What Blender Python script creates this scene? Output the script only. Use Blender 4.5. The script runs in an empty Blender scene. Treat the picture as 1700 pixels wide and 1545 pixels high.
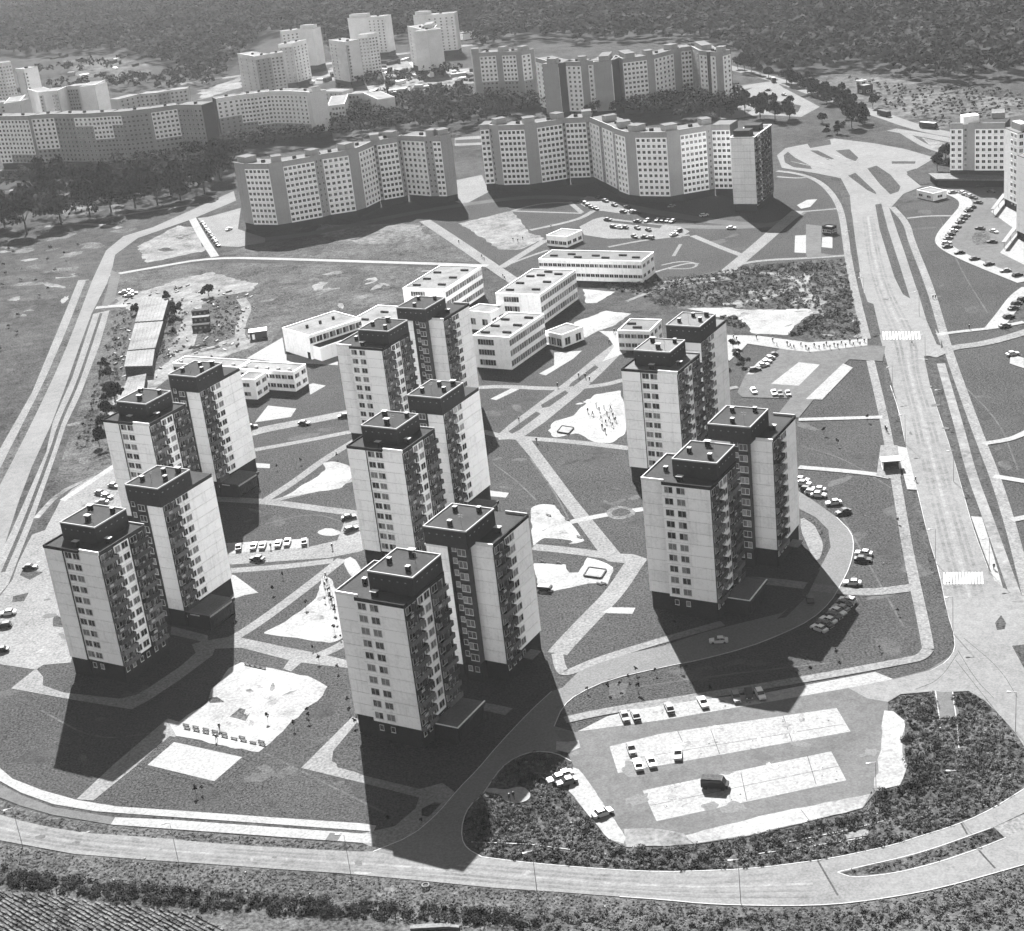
import bpy, math, random
import numpy as np
from mathutils import Matrix, Vector
from mathutils.geometry import tessellate_polygon

R = math.radians
rng = random.Random(7)
NR = np.random.default_rng(11)
SC = bpy.context.scene
COL = SC.collection

# ------------------------------------------------------------------ camera, world, sun, exposure
CAM_H, CAM_F, CAM_P, CAM_R = 175.358, 2613.57, 0.3878768, -0.11508696
CX, CY = 850.0, 772.5
_fw = np.array([0, math.cos(CAM_P), -math.sin(CAM_P)]); _up = np.array([0, math.sin(CAM_P), math.cos(CAM_P)]); _rt = np.array([1.0, 0, 0])
_c, _s = math.cos(CAM_R), math.sin(CAM_R)
CR = np.array([_c*_rt+_s*_up, -_s*_rt+_c*_up, _fw])
cd = bpy.data.cameras.new("camera"); cam = bpy.data.objects.new("camera", cd); COL.objects.link(cam)
cd.sensor_width = 36; cd.sensor_fit = 'HORIZONTAL'; cd.lens = 36*CAM_F/1700; cd.clip_start = 1; cd.clip_end = 30000
m = Matrix(((CR[0][0], CR[1][0], -CR[2][0], 0), (CR[0][1], CR[1][1], -CR[2][1], 0), (CR[0][2], CR[1][2], -CR[2][2], CAM_H), (0, 0, 0, 1)))
cam.matrix_world = m
SC.camera = cam

SUN_AZ = R(-6.3)      # from +Y, clockwise positive
SUN_EL = R(39)
w = bpy.data.worlds.new("World"); SC.world = w; w.use_nodes = True
nt = w.node_tree; bg = nt.nodes["Background"]
sky = nt.nodes.new("ShaderNodeTexSky"); sky.sky_type = 'NISHITA'; sky.sun_disc = False
sky.sun_elevation = SUN_EL; sky.sun_rotation = SUN_AZ; sky.dust_density = 2.0; sky.air_density = 1.2
bw = nt.nodes.new("ShaderNodeRGBToBW")      # black and white photograph: neutral daylight
nt.links.new(sky.outputs[0], bw.inputs[0]); nt.links.new(bw.outputs[0], bg.inputs[0])
bg.inputs[1].default_value = 0.031
sl = bpy.data.lights.new("sun", 'SUN'); sl.energy = 5.0; sl.angle = R(0.5); sl.color = (1, 1, 1)
so = bpy.data.objects.new("sun", sl); COL.objects.link(so)
sd = Vector((math.sin(SUN_AZ)*math.cos(SUN_EL), math.cos(SUN_AZ)*math.cos(SUN_EL), math.sin(SUN_EL)))
so.rotation_euler = sd.to_track_quat('Z', 'Y').to_euler(); so.location = (0, 300, 400)
SC.view_settings.view_transform = 'Standard'; SC.view_settings.look = 'None'
SC.view_settings.gamma = 1; SC.view_settings.use_curve_mapping = False
SC.view_settings.exposure = 2.7
HAZE_DENSITY = 0.000034

# ------------------------------------------------------------------ helpers
def W(u, v, z=0.0):
    """pixel of the surveyed photograph -> the point of the plan at height z"""
    d = CR.T @ np.array([(u-CX)/CAM_F, -(v-CY)/CAM_F, 1.0])
    t = (z-CAM_H)/d[2]
    return np.array([d[0]*t, d[1]*t])
def PX(P):
    """plan points (n,3) -> pixels"""
    d = (P-np.array([0, 0, CAM_H])) @ CR.T
    return np.stack([CX+CAM_F*d[:, 0]/d[:, 2], CY-CAM_F*d[:, 1]/d[:, 2]], 1)
def inside(pts, poly):
    x, y = pts[:, 0], pts[:, 1]; r = np.zeros(len(pts), bool); n = len(poly)
    for i in range(n):
        x0, y0 = poly[i]; x1, y1 = poly[(i+1) % n]
        c = ((y0 > y) != (y1 > y)) & (x < (x1-x0)*(y-y0)/((y1-y0) or 1e-9)+x0)
        r ^= c
    return r

MATS = {}
def mat(name, v, var=.12, sc=.05, fine=.12, fsc=2.2, rough=1.0, spec=0.0, rnd=0.0, bump=0.0, metal=0.0, wave=0.0, mid=0.0, msc=.4):
    m = bpy.data.materials.new(name); m.use_nodes = True; t = m.node_tree; b = t.nodes["Principled BSDF"]
    b.inputs["Roughness"].default_value = rough; b.inputs["Specular IOR Level"].default_value = spec; b.inputs["Metallic"].default_value = metal
    N = t.nodes.new; L = t.links.new
    geo = N("ShaderNodeNewGeometry")
    def noise(scale, detail):
        n = N("ShaderNodeTexNoise"); n.inputs["Scale"].default_value = scale; n.inputs["Detail"].default_value = detail; n.inputs["Roughness"].default_value = .65
        L(geo.outputs["Position"], n.inputs["Vector"]); return n
    def math_(op, a, b_):
        n = N("ShaderNodeMath"); n.operation = op
        for i, x in enumerate((a, b_)):
            if isinstance(x, (int, float)): n.inputs[i].default_value = x
            else: L(x, n.inputs[i])
        return n.outputs[0]
    cur = math_('ADD', 1.0, 0.0)
    fn = None
    for amp, scale, det in ((var, sc, 5), (mid, msc, 4), (fine, fsc, 3)):
        if amp:
            n = noise(scale, det); fn = n
            x = math_('MULTIPLY', math_('SUBTRACT', n.outputs[0], .5), amp*(6 if amp != fine else 9))
            cur = math_('ADD', cur, x)
    if name in ('white_panel', 'grey_panel', 'light_panel', 'mid_grey_panel'):
        mp = N("ShaderNodeVectorMath"); mp.operation = 'MULTIPLY'; mp.inputs[1].default_value = (1.6, 1.6, .07); L(geo.outputs["Position"], mp.inputs[0])
        n = N("ShaderNodeTexNoise"); n.inputs["Scale"].default_value = 1.0; n.inputs["Detail"].default_value = 4; L(mp.outputs[0], n.inputs["Vector"])
        cur = math_('SUBTRACT', cur, math_('MULTIPLY', math_('MAXIMUM', math_('SUBTRACT', n.outputs[0], .52), 0.0), .6))
    if rnd:
        oi = N("ShaderNodeObjectInfo")
        cur = math_('ADD', cur, math_('MULTIPLY', math_('SUBTRACT', oi.outputs["Random"], .5), rnd*2))
    cur = math_('MAXIMUM', math_('MULTIPLY', cur, v), .006)
    cur = math_('MINIMUM', cur, .9)
    L(cur, b.inputs["Base Color"])
    if bump and fn:
        bp = N("ShaderNodeBump"); bp.inputs["Strength"].default_value = bump; bp.inputs["Distance"].default_value = .3
        L(fn.outputs[0], bp.inputs["Height"]); L(bp.outputs[0], b.inputs["Normal"])
    MATS[name] = m
    return m
meadow = mat("meadow", 0.0284, var=.26, sc=.018, fine=.34, fsc=1.3, mid=.30, msc=.22, bump=.7)
lawn = mat("lawn", 0.0280, var=.12, sc=.03, fine=.40, fsc=2.0, mid=.14, msc=.5, bump=.5)
rough_grass = mat("rough_grass", 0.0378, var=.35, sc=.06, fine=.4, fsc=1.3, mid=.35, msc=.35, bump=.8)
scrub_soil = mat("scrub_soil", 0.0292, var=.5, sc=.07, fine=.5, fsc=1.3, mid=.4, msc=.4, bump=.8)
clay = mat("bare_clay", 0.0860, var=.35, sc=.04, fine=.2, fsc=1.0, mid=.3, msc=.2)
concrete_road = mat("concrete_road", 0.0903, var=.10, sc=.03, fine=.12, fsc=2.2, mid=.10, msc=.4)
asphalt = mat("asphalt", 0.0568, var=.10, sc=.05, fine=.12, fsc=2.2, mid=.10, msc=.4)
dark_asphalt = mat("dark_asphalt", 0.0473, var=.10, sc=.05, fine=.10, fsc=2, mid=.08, msc=.3)
pave = mat("pavement_slabs", 0.0903, var=.12, sc=.07, fine=.20, fsc=1.6, mid=.08, msc=.4)
pale = mat("pale_concrete", 0.1333, var=.08, sc=.08, fine=.13, fsc=1.6, mid=.06, msc=.4)
sand = mat("sand", 0.1333, var=.20, sc=.06, fine=.14, fsc=1.4, mid=.12, msc=.25)
joint = mat("tar_joint", 0.03, var=0, fine=.3)
paint = mat("road_paint", 0.4300, var=0, fine=.06)
kerbm = mat("kerb_stone", 0.2150, var=.1, fine=.1)
wallw = mat("white_panel", 0.88, var=.05, sc=.25, fine=.05, fsc=1.5, rnd=.06, rough=.9)
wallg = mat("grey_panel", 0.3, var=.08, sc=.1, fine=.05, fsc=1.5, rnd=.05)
walll = mat("light_panel", 0.7, var=.06, sc=.1, fine=.05, fsc=1.5, rnd=.05)
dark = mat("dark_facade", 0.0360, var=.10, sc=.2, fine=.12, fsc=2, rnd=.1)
far_m = mat("weathered_far_panel", .52, var=.08, sc=.1, fine=.08, rnd=.08)
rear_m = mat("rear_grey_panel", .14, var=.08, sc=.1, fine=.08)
grey_m = mat("mid_grey_panel", 0.3, var=.08, sc=.1, fine=.08, rnd=.05)  # mid-grey panel for facade rows under the paler ones and for whole sections
core = mat("panel_joint", .07, var=0, fine=.1)
base_m = mat("dark_plinth", .022, var=.1, sc=.3, fine=.15)
felt = mat("roof_felt", 0.0310, var=.12, sc=.15, fine=.14, fsc=2)
felt_l = mat("pale_roof_felt", 0.0817, var=.12, sc=.15, fine=.14, fsc=2)
roof_w = mat("whitish_roof", 0.1032, var=.25, sc=.12, fine=.10, fsc=1.6)
coping = mat("white_coping", 0.2924, var=.05, fine=.05)
frame_m = mat("window_frame", 0.6, var=0, fine=.02)
glass_m = mat("window_glass", 0.02, var=0, fine=0.0, rough=.12, spec=.6)
curtain_m = mat("curtained_glass", .16, var=0, fine=.3, fsc=3, rough=.3, spec=.5)
rail_d = mat("dark_balcony_rail", .045, var=0, fine=.2, rnd=.3)
rail_m = mat("grey_balcony_rail", .10, var=0, fine=.2, rnd=.3)
rail_l = mat("light_balcony_rail", .36, var=0, fine=.2)
leaf = mat("leaf", 0.0206, var=.35, sc=.05, fine=.35, fsc=.8, rough=.7)
leaf_f = mat("forest_leaf", 0.0189, var=.45, sc=.012, fine=.45, fsc=.10, mid=.4, msc=.04, rough=.8)
leaf_l = mat("scrub_leaf", 0.0516, var=.40, sc=.10, fine=.55, fsc=1.2, mid=.4, msc=.35, rough=.8)
bark = mat("bark", .06, var=0, fine=.3)
metal = mat("dull_steel", .22, var=0, fine=.1, rough=.5)
car_w = mat("white_car_paint", .36, var=0, fine=0.01, rough=.45, spec=.25)
car_g = mat("grey_car_paint", .10, var=0, fine=0.01, rough=.45, spec=.2)
car_d = mat("dark_car_paint", .02, var=0, fine=0.01, rough=.5, spec=.12)
tyre_m = mat("rubber", .02, var=0, fine=.1)
cloth_d = mat("dark_clothes", 0.03, var=0, fine=.1, rnd=.5)
skin_m = mat("skin", .35, var=0, fine=.05)
wood_m = mat("weathered_wood", 0.05, var=0, fine=.3)
corr = mat("corrugated_sheet", 0.1118, var=.18, sc=.08, fine=.18, fsc=1.5)

access_m = mat("access_asphalt", 0.0731, var=.08, sc=.05, fine=.14, fsc=2.2)
class MB:
    def __init__(s): s.v = []; s.f = []; s.m = []
    def box(s, x0, y0, z0, x1, y1, z1, mi=0):
        n = len(s.v)
        s.v += [(x0, y0, z0), (x1, y0, z0), (x1, y1, z0), (x0, y1, z0), (x0, y0, z1), (x1, y0, z1), (x1, y1, z1), (x0, y1, z1)]
        s.f += [(n, n+3, n+2, n+1), (n+4, n+5, n+6, n+7), (n, n+1, n+5, n+4), (n+1, n+2, n+6, n+5), (n+2, n+3, n+7, n+6), (n+3, n, n+4, n+7)]
        s.m += [mi]*6; return s
    def prism(s, poly, z0, z1, mi=0, mtop=None):
        n = len(s.v); k = len(poly)
        a = sum(poly[i][0]*poly[(i+1) % k][1]-poly[(i+1) % k][0]*poly[i][1] for i in range(k))
        if a < 0: poly = list(poly)[::-1]
        s.v += [(p[0], p[1], z0) for p in poly]+[(p[0], p[1], z1) for p in poly]
        for i in range(k): s.f.append((n+i, n+(i+1) % k, n+k+(i+1) % k, n+k+i)); s.m.append(mi)
        s.f.append(tuple(range(n+k, n+2*k))); s.m.append(mi if mtop is None else mtop)
        s.f.append(tuple(range(n+k-1, n-1, -1))); s.m.append(mi); return s
    def face(s, pts, mi=0):
        n = len(s.v); s.v += [tuple(p) for p in pts]; s.f.append(tuple(range(n, n+len(pts)))); s.m.append(mi); return s
    def obox(s, c, ux, L_, Wd, z0, z1, mi=0):
        """box centred at c, long axis ux"""
        ux = np.array(ux)/np.linalg.norm(ux); uy = np.array([-ux[1], ux[0]]); c = np.array(c[:2])
        P = [c-ux*L_/2-uy*Wd/2, c+ux*L_/2-uy*Wd/2, c+ux*L_/2+uy*Wd/2, c-ux*L_/2+uy*Wd/2]
        return s.prism([tuple(p) for p in P], z0, z1, mi)
    def tube(s, x, y, z0, z1, r0, r1, n=8, mi=0):
        b = len(s.v)
        for z, r in ((z0, r0), (z1, r1)):
            for i in range(n): a = 2*math.pi*i/n; s.v.append((x+r*math.cos(a), y+r*math.sin(a), z))
        for i in range(n): s.f.append((b+i, b+(i+1) % n, b+n+(i+1) % n, b+n+i)); s.m.append(mi)
        s.f.append(tuple(range(b+n, b+2*n))); s.m.append(mi); return s
    def mesh(s, name, mats):
        me = bpy.data.meshes.new(name); me.from_pydata(s.v, [], s.f)
        for m in mats: me.materials.append(m)
        if len(mats) > 1: me.polygons.foreach_set('material_index', s.m)
        me.update(); return me
def link(name, me, parent=None, loc=(0, 0, 0), rz=0.0, scale=None):
    o = bpy.data.objects.new(name, me); COL.objects.link(o)
    o.location = loc
    if rz: o.rotation_euler = (0, 0, rz)
    if scale: o.scale = scale
    if parent is not None: o.parent = parent
    return o
def thing(name, label, cat, loc=(0, 0, 0), rz=0.0, group=None):
    o = link(name, None, None, loc, rz); tag(o, label, cat, group); return o
def tag(o, label, cat, group=None):
    o['label'] = label; o['category'] = cat
    if group: o['group'] = group
    elif 'group' in o: del o['group']
    return o
def copy_tree(o, parent=None):
    c = o.copy(); COL.objects.link(c)
    if parent is not None: c.parent = parent
    for ch in list(o.children): copy_tree(ch, c)
    return c
ORD = ["first", "second", "third", "fourth", "fifth", "sixth", "seventh", "eighth", "ninth", "tenth", "eleventh", "twelfth", "thirteenth", "fourteenth", "fifteenth", "sixteenth", "seventeenth", "eighteenth", "nineteenth", "twentieth", "twenty-first", "twenty-second", "twenty-third", "twenty-fourth", "twenty-fifth", "twenty-sixth", "twenty-seventh", "twenty-eighth", "twenty-ninth", "thirtieth"]

# ------------------------------------------------------------------ ground sheets
STACK = []
def nextz(P):
    """each sheet lies 4 mm above whatever it overlaps"""
    A = np.array(P); lo, hi = A.min(0), A.max(0); z = .016
    for l, h, zz in STACK:
        if zz >= z and (l < hi).all() and (h > lo).all(): z = zz
    z += .004; STACK.append((lo, hi, z)); return z
ROADPOLYS = []
def chaikin(P, it=1, closed=True):
    P = [np.array(p, float) for p in P]
    for _ in range(it):
        Q = []; n = len(P)
        for i in range(n if closed else n-1):
            a, b = P[i], P[(i+1) % n]; Q += [a*.75+b*.25, a*.25+b*.75]
        if not closed: Q = [P[0]]+Q+[P[-1]]
        P = Q
    return P
def sheet_plan(name, P, m, z=None):
    z = nextz(P) if z is None else z
    tri = tessellate_polygon([[Vector((p[0], p[1], 0)) for p in P]])
    me = bpy.data.meshes.new(name)
    tt = []
    for t in tri:
        a, b, c = (P[i] for i in t)
        cr = (b[0]-a[0])*(c[1]-a[1])-(b[1]-a[1])*(c[0]-a[0])
        tt.append(tuple(t) if cr > 0 else tuple(t)[::-1])
    me.from_pydata([(p[0], p[1], z) for p in P], [], tt); me.materials.append(m)
    o = link(name, me); o['kind'] = 'structure'; return o
def sheet(name, px, m, smooth=0, wob=0.0, kerb=False):
    P = [W(*p) for p in px]
    if wob:
        Q = []
        for i in range(len(P)):
            a, b = P[i], P[(i+1) % len(P)]; L_ = np.linalg.norm(b-a); k = max(1, min(12, int(L_/2.0)))
            for j in range(k): Q.append(a+(b-a)*j/k+np.array([rng.uniform(-wob, wob), rng.uniform(-wob, wob)]))
        P = Q
    if smooth: P = chaikin(P, smooth)
    if kerb: ROADPOLYS.append(P)
    return sheet_plan(name, P, m)
def ribbon_pts(C, width, n=6):
    C = [np.array(c, float) for c in C]
    if len(C) > 2: C = chaikin(C, 2, False)
    L_, R_ = [], []
    for i, c in enumerate(C):
        d = C[min(i+1, len(C)-1)]-C[max(i-1, 0)]; d /= np.linalg.norm(d); nrm = np.array([-d[1], d[0]])*width/2
        L_.append(c+nrm); R_.append(c-nrm)
    return L_, R_
def ribbon(name, px, width, m, z=None):
    L_, R_ = ribbon_pts([W(*p) for p in px], width); z = nextz(L_+R_) if z is None else z
    k = len(L_); V = [(p[0], p[1], z) for p in L_+R_]
    F = [(i, k+i, k+i+1, i+1) for i in range(k-1)]
    me = bpy.data.meshes.new(name); me.from_pydata(V, [], F); me.materials.append(m)
    o = link(name, me); o['kind'] = 'structure'; return o
KM = MB()
def kerb(px, closed=False, wd=.18, h=.12, smooth=1):
    P = [W(*p) for p in px]; P = chaikin(P, smooth, closed)
    if closed: P.append(P[0])
    for a, b in zip(P[:-1], P[1:]):
        d = b-a; L_ = np.linalg.norm(d)
        if L_ > .05: KM.obox((a+b)/2, d, L_+.05, wd, 0, .03+h)

g = MB(); g.face([(-9000, -400, 0), (9000, -400, 0), (9000, 16000, 0), (-9000, 16000, 0)])
go = link("ground", g.mesh("ground", [meadow])); go['kind'] = 'structure'

def blobs(name, poly, n, r0, r1, mats):
    P = [W(*p) for p in poly]; A = np.array(P); lo, hi = A.min(0), A.max(0); k = 0
    while k < n:
        c = lo+np.array([rng.random(), rng.random()])*(hi-lo)
        if not inside(c[None], A)[0]: continue
        k += 1; r = rng.uniform(r0, r1); an = rng.uniform(0, 3.14); e = rng.uniform(.25, .8)
        Q = []
        for i in range(14):
            a = 2*math.pi*i/14; rr = r*rng.uniform(.6, 1.2); x, y = rr*math.cos(a), rr*e*math.sin(a); Q.append(c+np.array([x*math.cos(an)-y*math.sin(an), x*math.sin(an)+y*math.cos(an)]))
        sheet_plan(name, chaikin(Q, 1), rng.choice(mats))
# lawns of the estate
sheet("lawn", [(0, 1290), (0, 1100), (60, 1000), (90, 860), (100, 770), (200, 690), (230, 620), (430, 600), (620, 590), (830, 610), (1000, 560), (1200, 570), (1460, 560), (1480, 700), (1560, 1000), (1585, 1080), (1480, 1150), (1000, 1220), (930, 1240), (830, 1250), (720, 1360), (640, 1400), (550, 1380), (300, 1350), (130, 1335), (30, 1310)], lawn)
sheet("lawn", [(560, 330), (800, 300), (1300, 300), (1400, 330), (1425, 440), (1330, 450), (1100, 470), (960, 470), (830, 440), (700, 380)], lawn)
sheet("lawn", [(1490, 340), (1560, 330), (1610, 335), (1553, 395), (1690, 470), (1648, 543), (1700, 560), (1700, 1000), (1640, 800), (1560, 540)], lawn)
sheet("lawn", [(1290, 283), (1390, 300), (1425, 440), (1300, 420), (1290, 380)], lawn)
sheet("rough_grass", [(0, 1400), (120, 1418), (460, 1443), (680, 1460), (1030, 1488), (1170, 1501), (1350, 1504), (1520, 1483), (1700, 1436), (1720, 1620), (-60, 1620)], rough_grass)
sheet("rough_grass", [(180, 450), (350, 435), (800, 445), (670, 500), (560, 520), (470, 540), (430, 600), (230, 640), (180, 800), (90, 800), (140, 650)], rough_grass)
thin = mat("thin_turf", 0.0533, var=.35, sc=.05, fine=.35, fsc=1.4, mid=.3, msc=.3); rank = mat("rank_grass", 0.0310, var=.35, sc=.05, fine=.4, fsc=1.4, mid=.3, msc=.3)
sheet("meadow_slope", [(420, 405), (560, 385), (690, 368), (760, 400), (800, 436), (600, 430), (360, 424)], rough_grass)
sheet("scrub_ground", [(980, 470), (1165, 455), (1230, 440), (1345, 433), (1405, 428), (1424, 520), (1436, 562), (1350, 575), (1340, 520), (1100, 510), (1060, 490)], scrub_soil, wob=1.0)
sheet("scrub_ground", [(775, 1409), (766, 1391), (768, 1363), (779, 1338), (800, 1321), (814, 1300), (832, 1275), (856, 1257), (888, 1247), (923, 1250), (948, 1264), (938, 1307), (955, 1328), (983, 1363), (1012, 1395), (1040, 1406), (1100, 1406), (1153, 1400), (1241, 1388), (1312, 1370), (1382, 1356), (1432, 1342), (1453, 1314), (1492, 1303), (1502, 1282), (1499, 1236), (1502, 1194), (1474, 1178), (1474, 1166), (1495, 1153), (1552, 1148), (1608, 1148), (1633, 1162), (1665, 1194), (1686, 1218), (1702, 1243), (1702, 1300), (1679, 1324), (1629, 1353), (1576, 1374), (1523, 1390), (1488, 1402), (1435, 1414), (1382, 1425), (1312, 1435), (1241, 1443), (1170, 1446), (1100, 1448), (1012, 1444), (923, 1437), (853, 1430), (800, 1423)], scrub_soil)
pale_meadow = mat("pale_meadow", 0.0430, var=.3, sc=.03, fine=.3, fsc=.7, mid=.3, msc=.15)
sheet("field_patch", [(229, 409), (296, 374), (325, 378), (342, 416), (243, 436)], clay, wob=1.0)
sheet("bare_ground", [(763, 371), (850, 349), (878, 385), (906, 395), (868, 413), (829, 415), (797, 392)], clay, wob=.8)
sheet("bare_ground", [(480, 372), (690, 372), (715, 395), (640, 405), (560, 400)], mat("thin_grass", 0.0602, var=.4, sc=.03, fine=.3, mid=.3), wob=1.5)
sheet("bare_ground", [(190, 495), (255, 478), (300, 462), (350, 452), (372, 458), (425, 470), (420, 482), (350, 494), (345, 500), (310, 520), (318, 580), (300, 600), (280, 590), (300, 530), (282, 500), (215, 515), (200, 508)], clay, wob=1.2)
sheet("bare_ground", [(300, 590), (345, 580), (370, 565), (390, 560), (425, 553), (428, 572), (380, 590), (330, 598), (250, 630), (180, 700), (190, 650)], clay, wob=1.0)
ribbon("dirt_track", [(322, 500), (318, 540), (300, 600), (250, 640), (190, 690)], 7, clay)
ribbon("dirt_track", [(400, 495), (412, 512), (400, 535), (398, 560)], 4, clay)
ribbon("dirt_track", [(160, 790), (100, 815), (60, 860)], 2, clay)

blobs("worn_patch", [(0, 400), (160, 400), (120, 480), (0, 700)], 16, 3, 11, [thin, thin, clay]); blobs("rank_patch", [(0, 380), (160, 390), (120, 480), (0, 700)], 22, 3, 14, [rank])
blobs("worn_patch", [(430, 450), (800, 446), (640, 500), (450, 530)], 16, 2, 8, [thin, clay]); blobs("rank_patch", [(430, 450), (800, 446), (640, 500), (450, 530)], 12, 3, 10, [rank])
blobs("worn_patch", [(120, 640), (170, 640), (160, 780), (110, 790)], 5, 2, 5, [thin]); blobs("worn_patch", [(1000, 472), (1400, 440), (1400, 520), (1100, 505)], 12, 2, 7, [thin, clay])
blobs("worn_patch", [(0, 1420), (1000, 1490), (1600, 1470), (1700, 1545), (0, 1545)], 26, 1, 3.5, [thin, rank, rank]); blobs("worn_patch", [(0, 320), (360, 320), (200, 390), (0, 400)], 12, 5, 16, [thin, rank])
blobs("worn_patch", [(440, 380), (740, 372), (780, 425), (420, 420)], 10, 3, 9, [rank, thin]); blobs("worn_patch", [(290, 390), (330, 385), (335, 415), (260, 430)], 4, 2, 6, [rank])
blobs("rank_patch", [(1310, 140), (1690, 160), (1690, 190), (1500, 200)], 14, 5, 16, [rank, thin])
dry = mat("dry_turf", 0.0384, var=.25, sc=.08, fine=.30, fsc=2.2, mid=.2, msc=.4); lush = mat("lush_turf", 0.0252, var=.2, sc=.08, fine=.30, fsc=2.2, mid=.2, msc=.4)
for poly, n in (([(0, 1110), (120, 1160), (330, 1100), (280, 1200), (130, 1320), (0, 1270)], 9), ([(430, 1260), (560, 1160), (560, 1260), (680, 1340), (300, 1340), (360, 1310)], 12), ([(870, 735), (1050, 750), (1070, 860), (1000, 840)], 9), ([(1330, 700), (1480, 700), (1560, 1080), (1420, 1100), (1400, 900)], 18), ([(940, 1110), (1440, 1090), (1300, 1130), (960, 1180)], 8), ([(1500, 350), (1600, 350), (1560, 400), (1680, 470), (1640, 540), (1560, 520)], 14), ([(1590, 620), (1700, 620), (1700, 780), (1650, 780)], 8), ([(360, 830), (580, 860), (500, 900), (370, 900)], 7), ([(800, 660), (900, 660), (860, 700), (800, 710)], 5), ([(800, 760), (880, 760), (980, 880), (800, 830)], 8), ([(430, 740), (570, 700), (500, 790)], 6), ([(1140, 400), (1280, 380), (1220, 430)], 5)):
    blobs("turf_patch", poly, n, 1.5, 6, [dry, lush, lush, dry])
trod = mat("trodden_turf", 0.0430, var=.2, fine=.25, mid=.2)
for px in ([(70, 1180), (160, 1230), (260, 1215)], [(440, 1250), (520, 1290), (640, 1350)], [(880, 760), (930, 830), (960, 900)], [(1330, 740), (1400, 760), (1480, 810)], [(1400, 860), (1450, 950), (1500, 1040)], [(1060, 1140), (1200, 1120), (1380, 1100)], [(1560, 360), (1590, 440), (1640, 520)], [(1600, 640), (1660, 700), (1690, 780)], [(440, 870), (520, 850), (580, 870)], [(820, 770), (860, 800), (890, 830)]):
    ribbon("trodden_path", px, .5, trod)
# far roads and open ground
ribbon("dirt_track", [(0, 282), (50, 282), (95, 275)], 5, clay)
ribbon("dirt_track", [(0, 318), (60, 310), (160, 312)], 5, clay)
ribbon("path", [(75, 376), (140, 370), (200, 378)], 4, clay); ribbon("path", [(170, 362), (260, 348), (330, 338)], 4, clay)
ribbon("road", [(300, 140), (400, 125), (640, 92), (800, 72)], 12, clay)
ribbon("road", [(640, 125), (790, 118)], 8, clay)
sheet("bare_ground", [(570, 155), (640, 125), (800, 110), (800, 135), (700, 150), (640, 160), (600, 175)], clay, wob=4)
sheet("bare_ground", [(330, 150), (400, 128), (405, 145), (330, 165)], clay, wob=3)
sheet("bare_ground", [(500, 130), (560, 110), (680, 100), (700, 112), (600, 125), (520, 140)], clay, wob=4)
sheet("meadow_glade", [(110, 100), (190, 95), (250, 105), (240, 130), (130, 128)], pale_meadow, wob=5)
sheet("meadow_glade", [(1300, 132), (1400, 122), (1520, 135), (1700, 170), (1700, 190), (1560, 215), (1450, 190), (1380, 160)], pale_meadow)
ribbon("road", [(1205, 110), (1298, 134), (1400, 173), (1453, 187), (1523, 212), (1590, 226), (1720, 240)], 9, concrete_road)
sheet("parking_lot", [(1195, 165), (1213, 150), (1240, 141), (1290, 137), (1300, 145), (1361, 177), (1330, 194), (1262, 190), (1195, 200)], pave)
sheet("lawn", [(1262, 178), (1280, 165), (1330, 175), (1325, 186), (1285, 190)], lawn)
sheet("lawn", [(1215, 152), (1250, 145), (1225, 158)], lawn)
ribbon("road", [(1210, 148), (1250, 140), (1290, 135)], 6, concrete_road)
ribbon("road", [(1480, 215), (1540, 225), (1590, 235)], 7, pave); ribbon("path", [(1500, 220), (1540, 245), (1590, 258)], 4, pave)
sheet("bare_ground", [(1530, 228), (1585, 240), (1585, 256), (1548, 246)], clay)
# slab blocks forecourts
sheet("road", [(755, 228), (800, 225), (800, 240), (755, 242)], pave); sheet("lawn", [(756, 232), (800, 230), (800, 236), (756, 238)], lawn)
sheet("pavement", [(752, 300), (800, 290), (812, 318), (770, 340), (745, 330)], pave)
ribbon("road", [(430, 398), (520, 388), (600, 370), (700, 350), (800, 335), (880, 326), (960, 328), (1030, 340), (1120, 358), (1220, 372), (1290, 374)], 7, dark_asphalt)
ribbon("road", [(1100, 374), (1200, 378), (1290, 374), (1330, 352)], 6, asphalt)
sheet("parking_lot", [(328, 362), (345, 360), (400, 345), (395, 380), (440, 395), (440, 402), (395, 410), (365, 408)], pave)
sheet("parking_lot", [(962, 376), (985, 364), (1000, 360), (1020, 363), (1130, 376), (1145, 384), (1130, 394), (1010, 396), (970, 390)], pave)
sheet("parking_lot", [(958, 336), (975, 325), (1010, 330), (1020, 342), (1050, 350), (1045, 356), (1000, 350), (985, 350)], pave)
sheet("lawn", [(1003, 368), (1020, 366), (1100, 374), (1095, 379), (1040, 372)], lawn)
for px, wd in (([(850, 350), (905, 352), (966, 354)], 2), ([(966, 353), (945, 335)], 2.5), ([(985, 350), (960, 365), (880, 382)], 3), ([(850, 350), (885, 340), (920, 336), (945, 337)], 2),
               ([(906, 398), (870, 420), (832, 444)], 4), ([(832, 443), (880, 425), (910, 415)], 2), ([(1150, 391), (1190, 408), (1232, 424)], 3), ([(1010, 410), (1070, 398), (1145, 390)], 2.2),
               ([(1222, 440), (1260, 432), (1345, 428), (1402, 424)], 2.6), ([(1100, 468), (1150, 462), (1215, 462)], 2.6), ([(1322, 352), (1392, 346)], 2.2), ([(1290, 293), (1330, 296), (1345, 292)], 2),
               ([(700, 450), (790, 445)], 2), ([(1506, 362), (1540, 358), (1590, 358)], 2)):
    ribbon("path", px, wd, pave)
ribbon("path", [(705, 366), (760, 402), (829, 450), (862, 472)], 5.5, pave)
ribbon("path", [(1325, 350), (1290, 380), (1250, 415), (1203, 454)], 6, pave)
ribbon("path", [(180, 457), (260, 443), (353, 427), (480, 430), (600, 434), (700, 437), (810, 441)], 3.6, pale)
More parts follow.
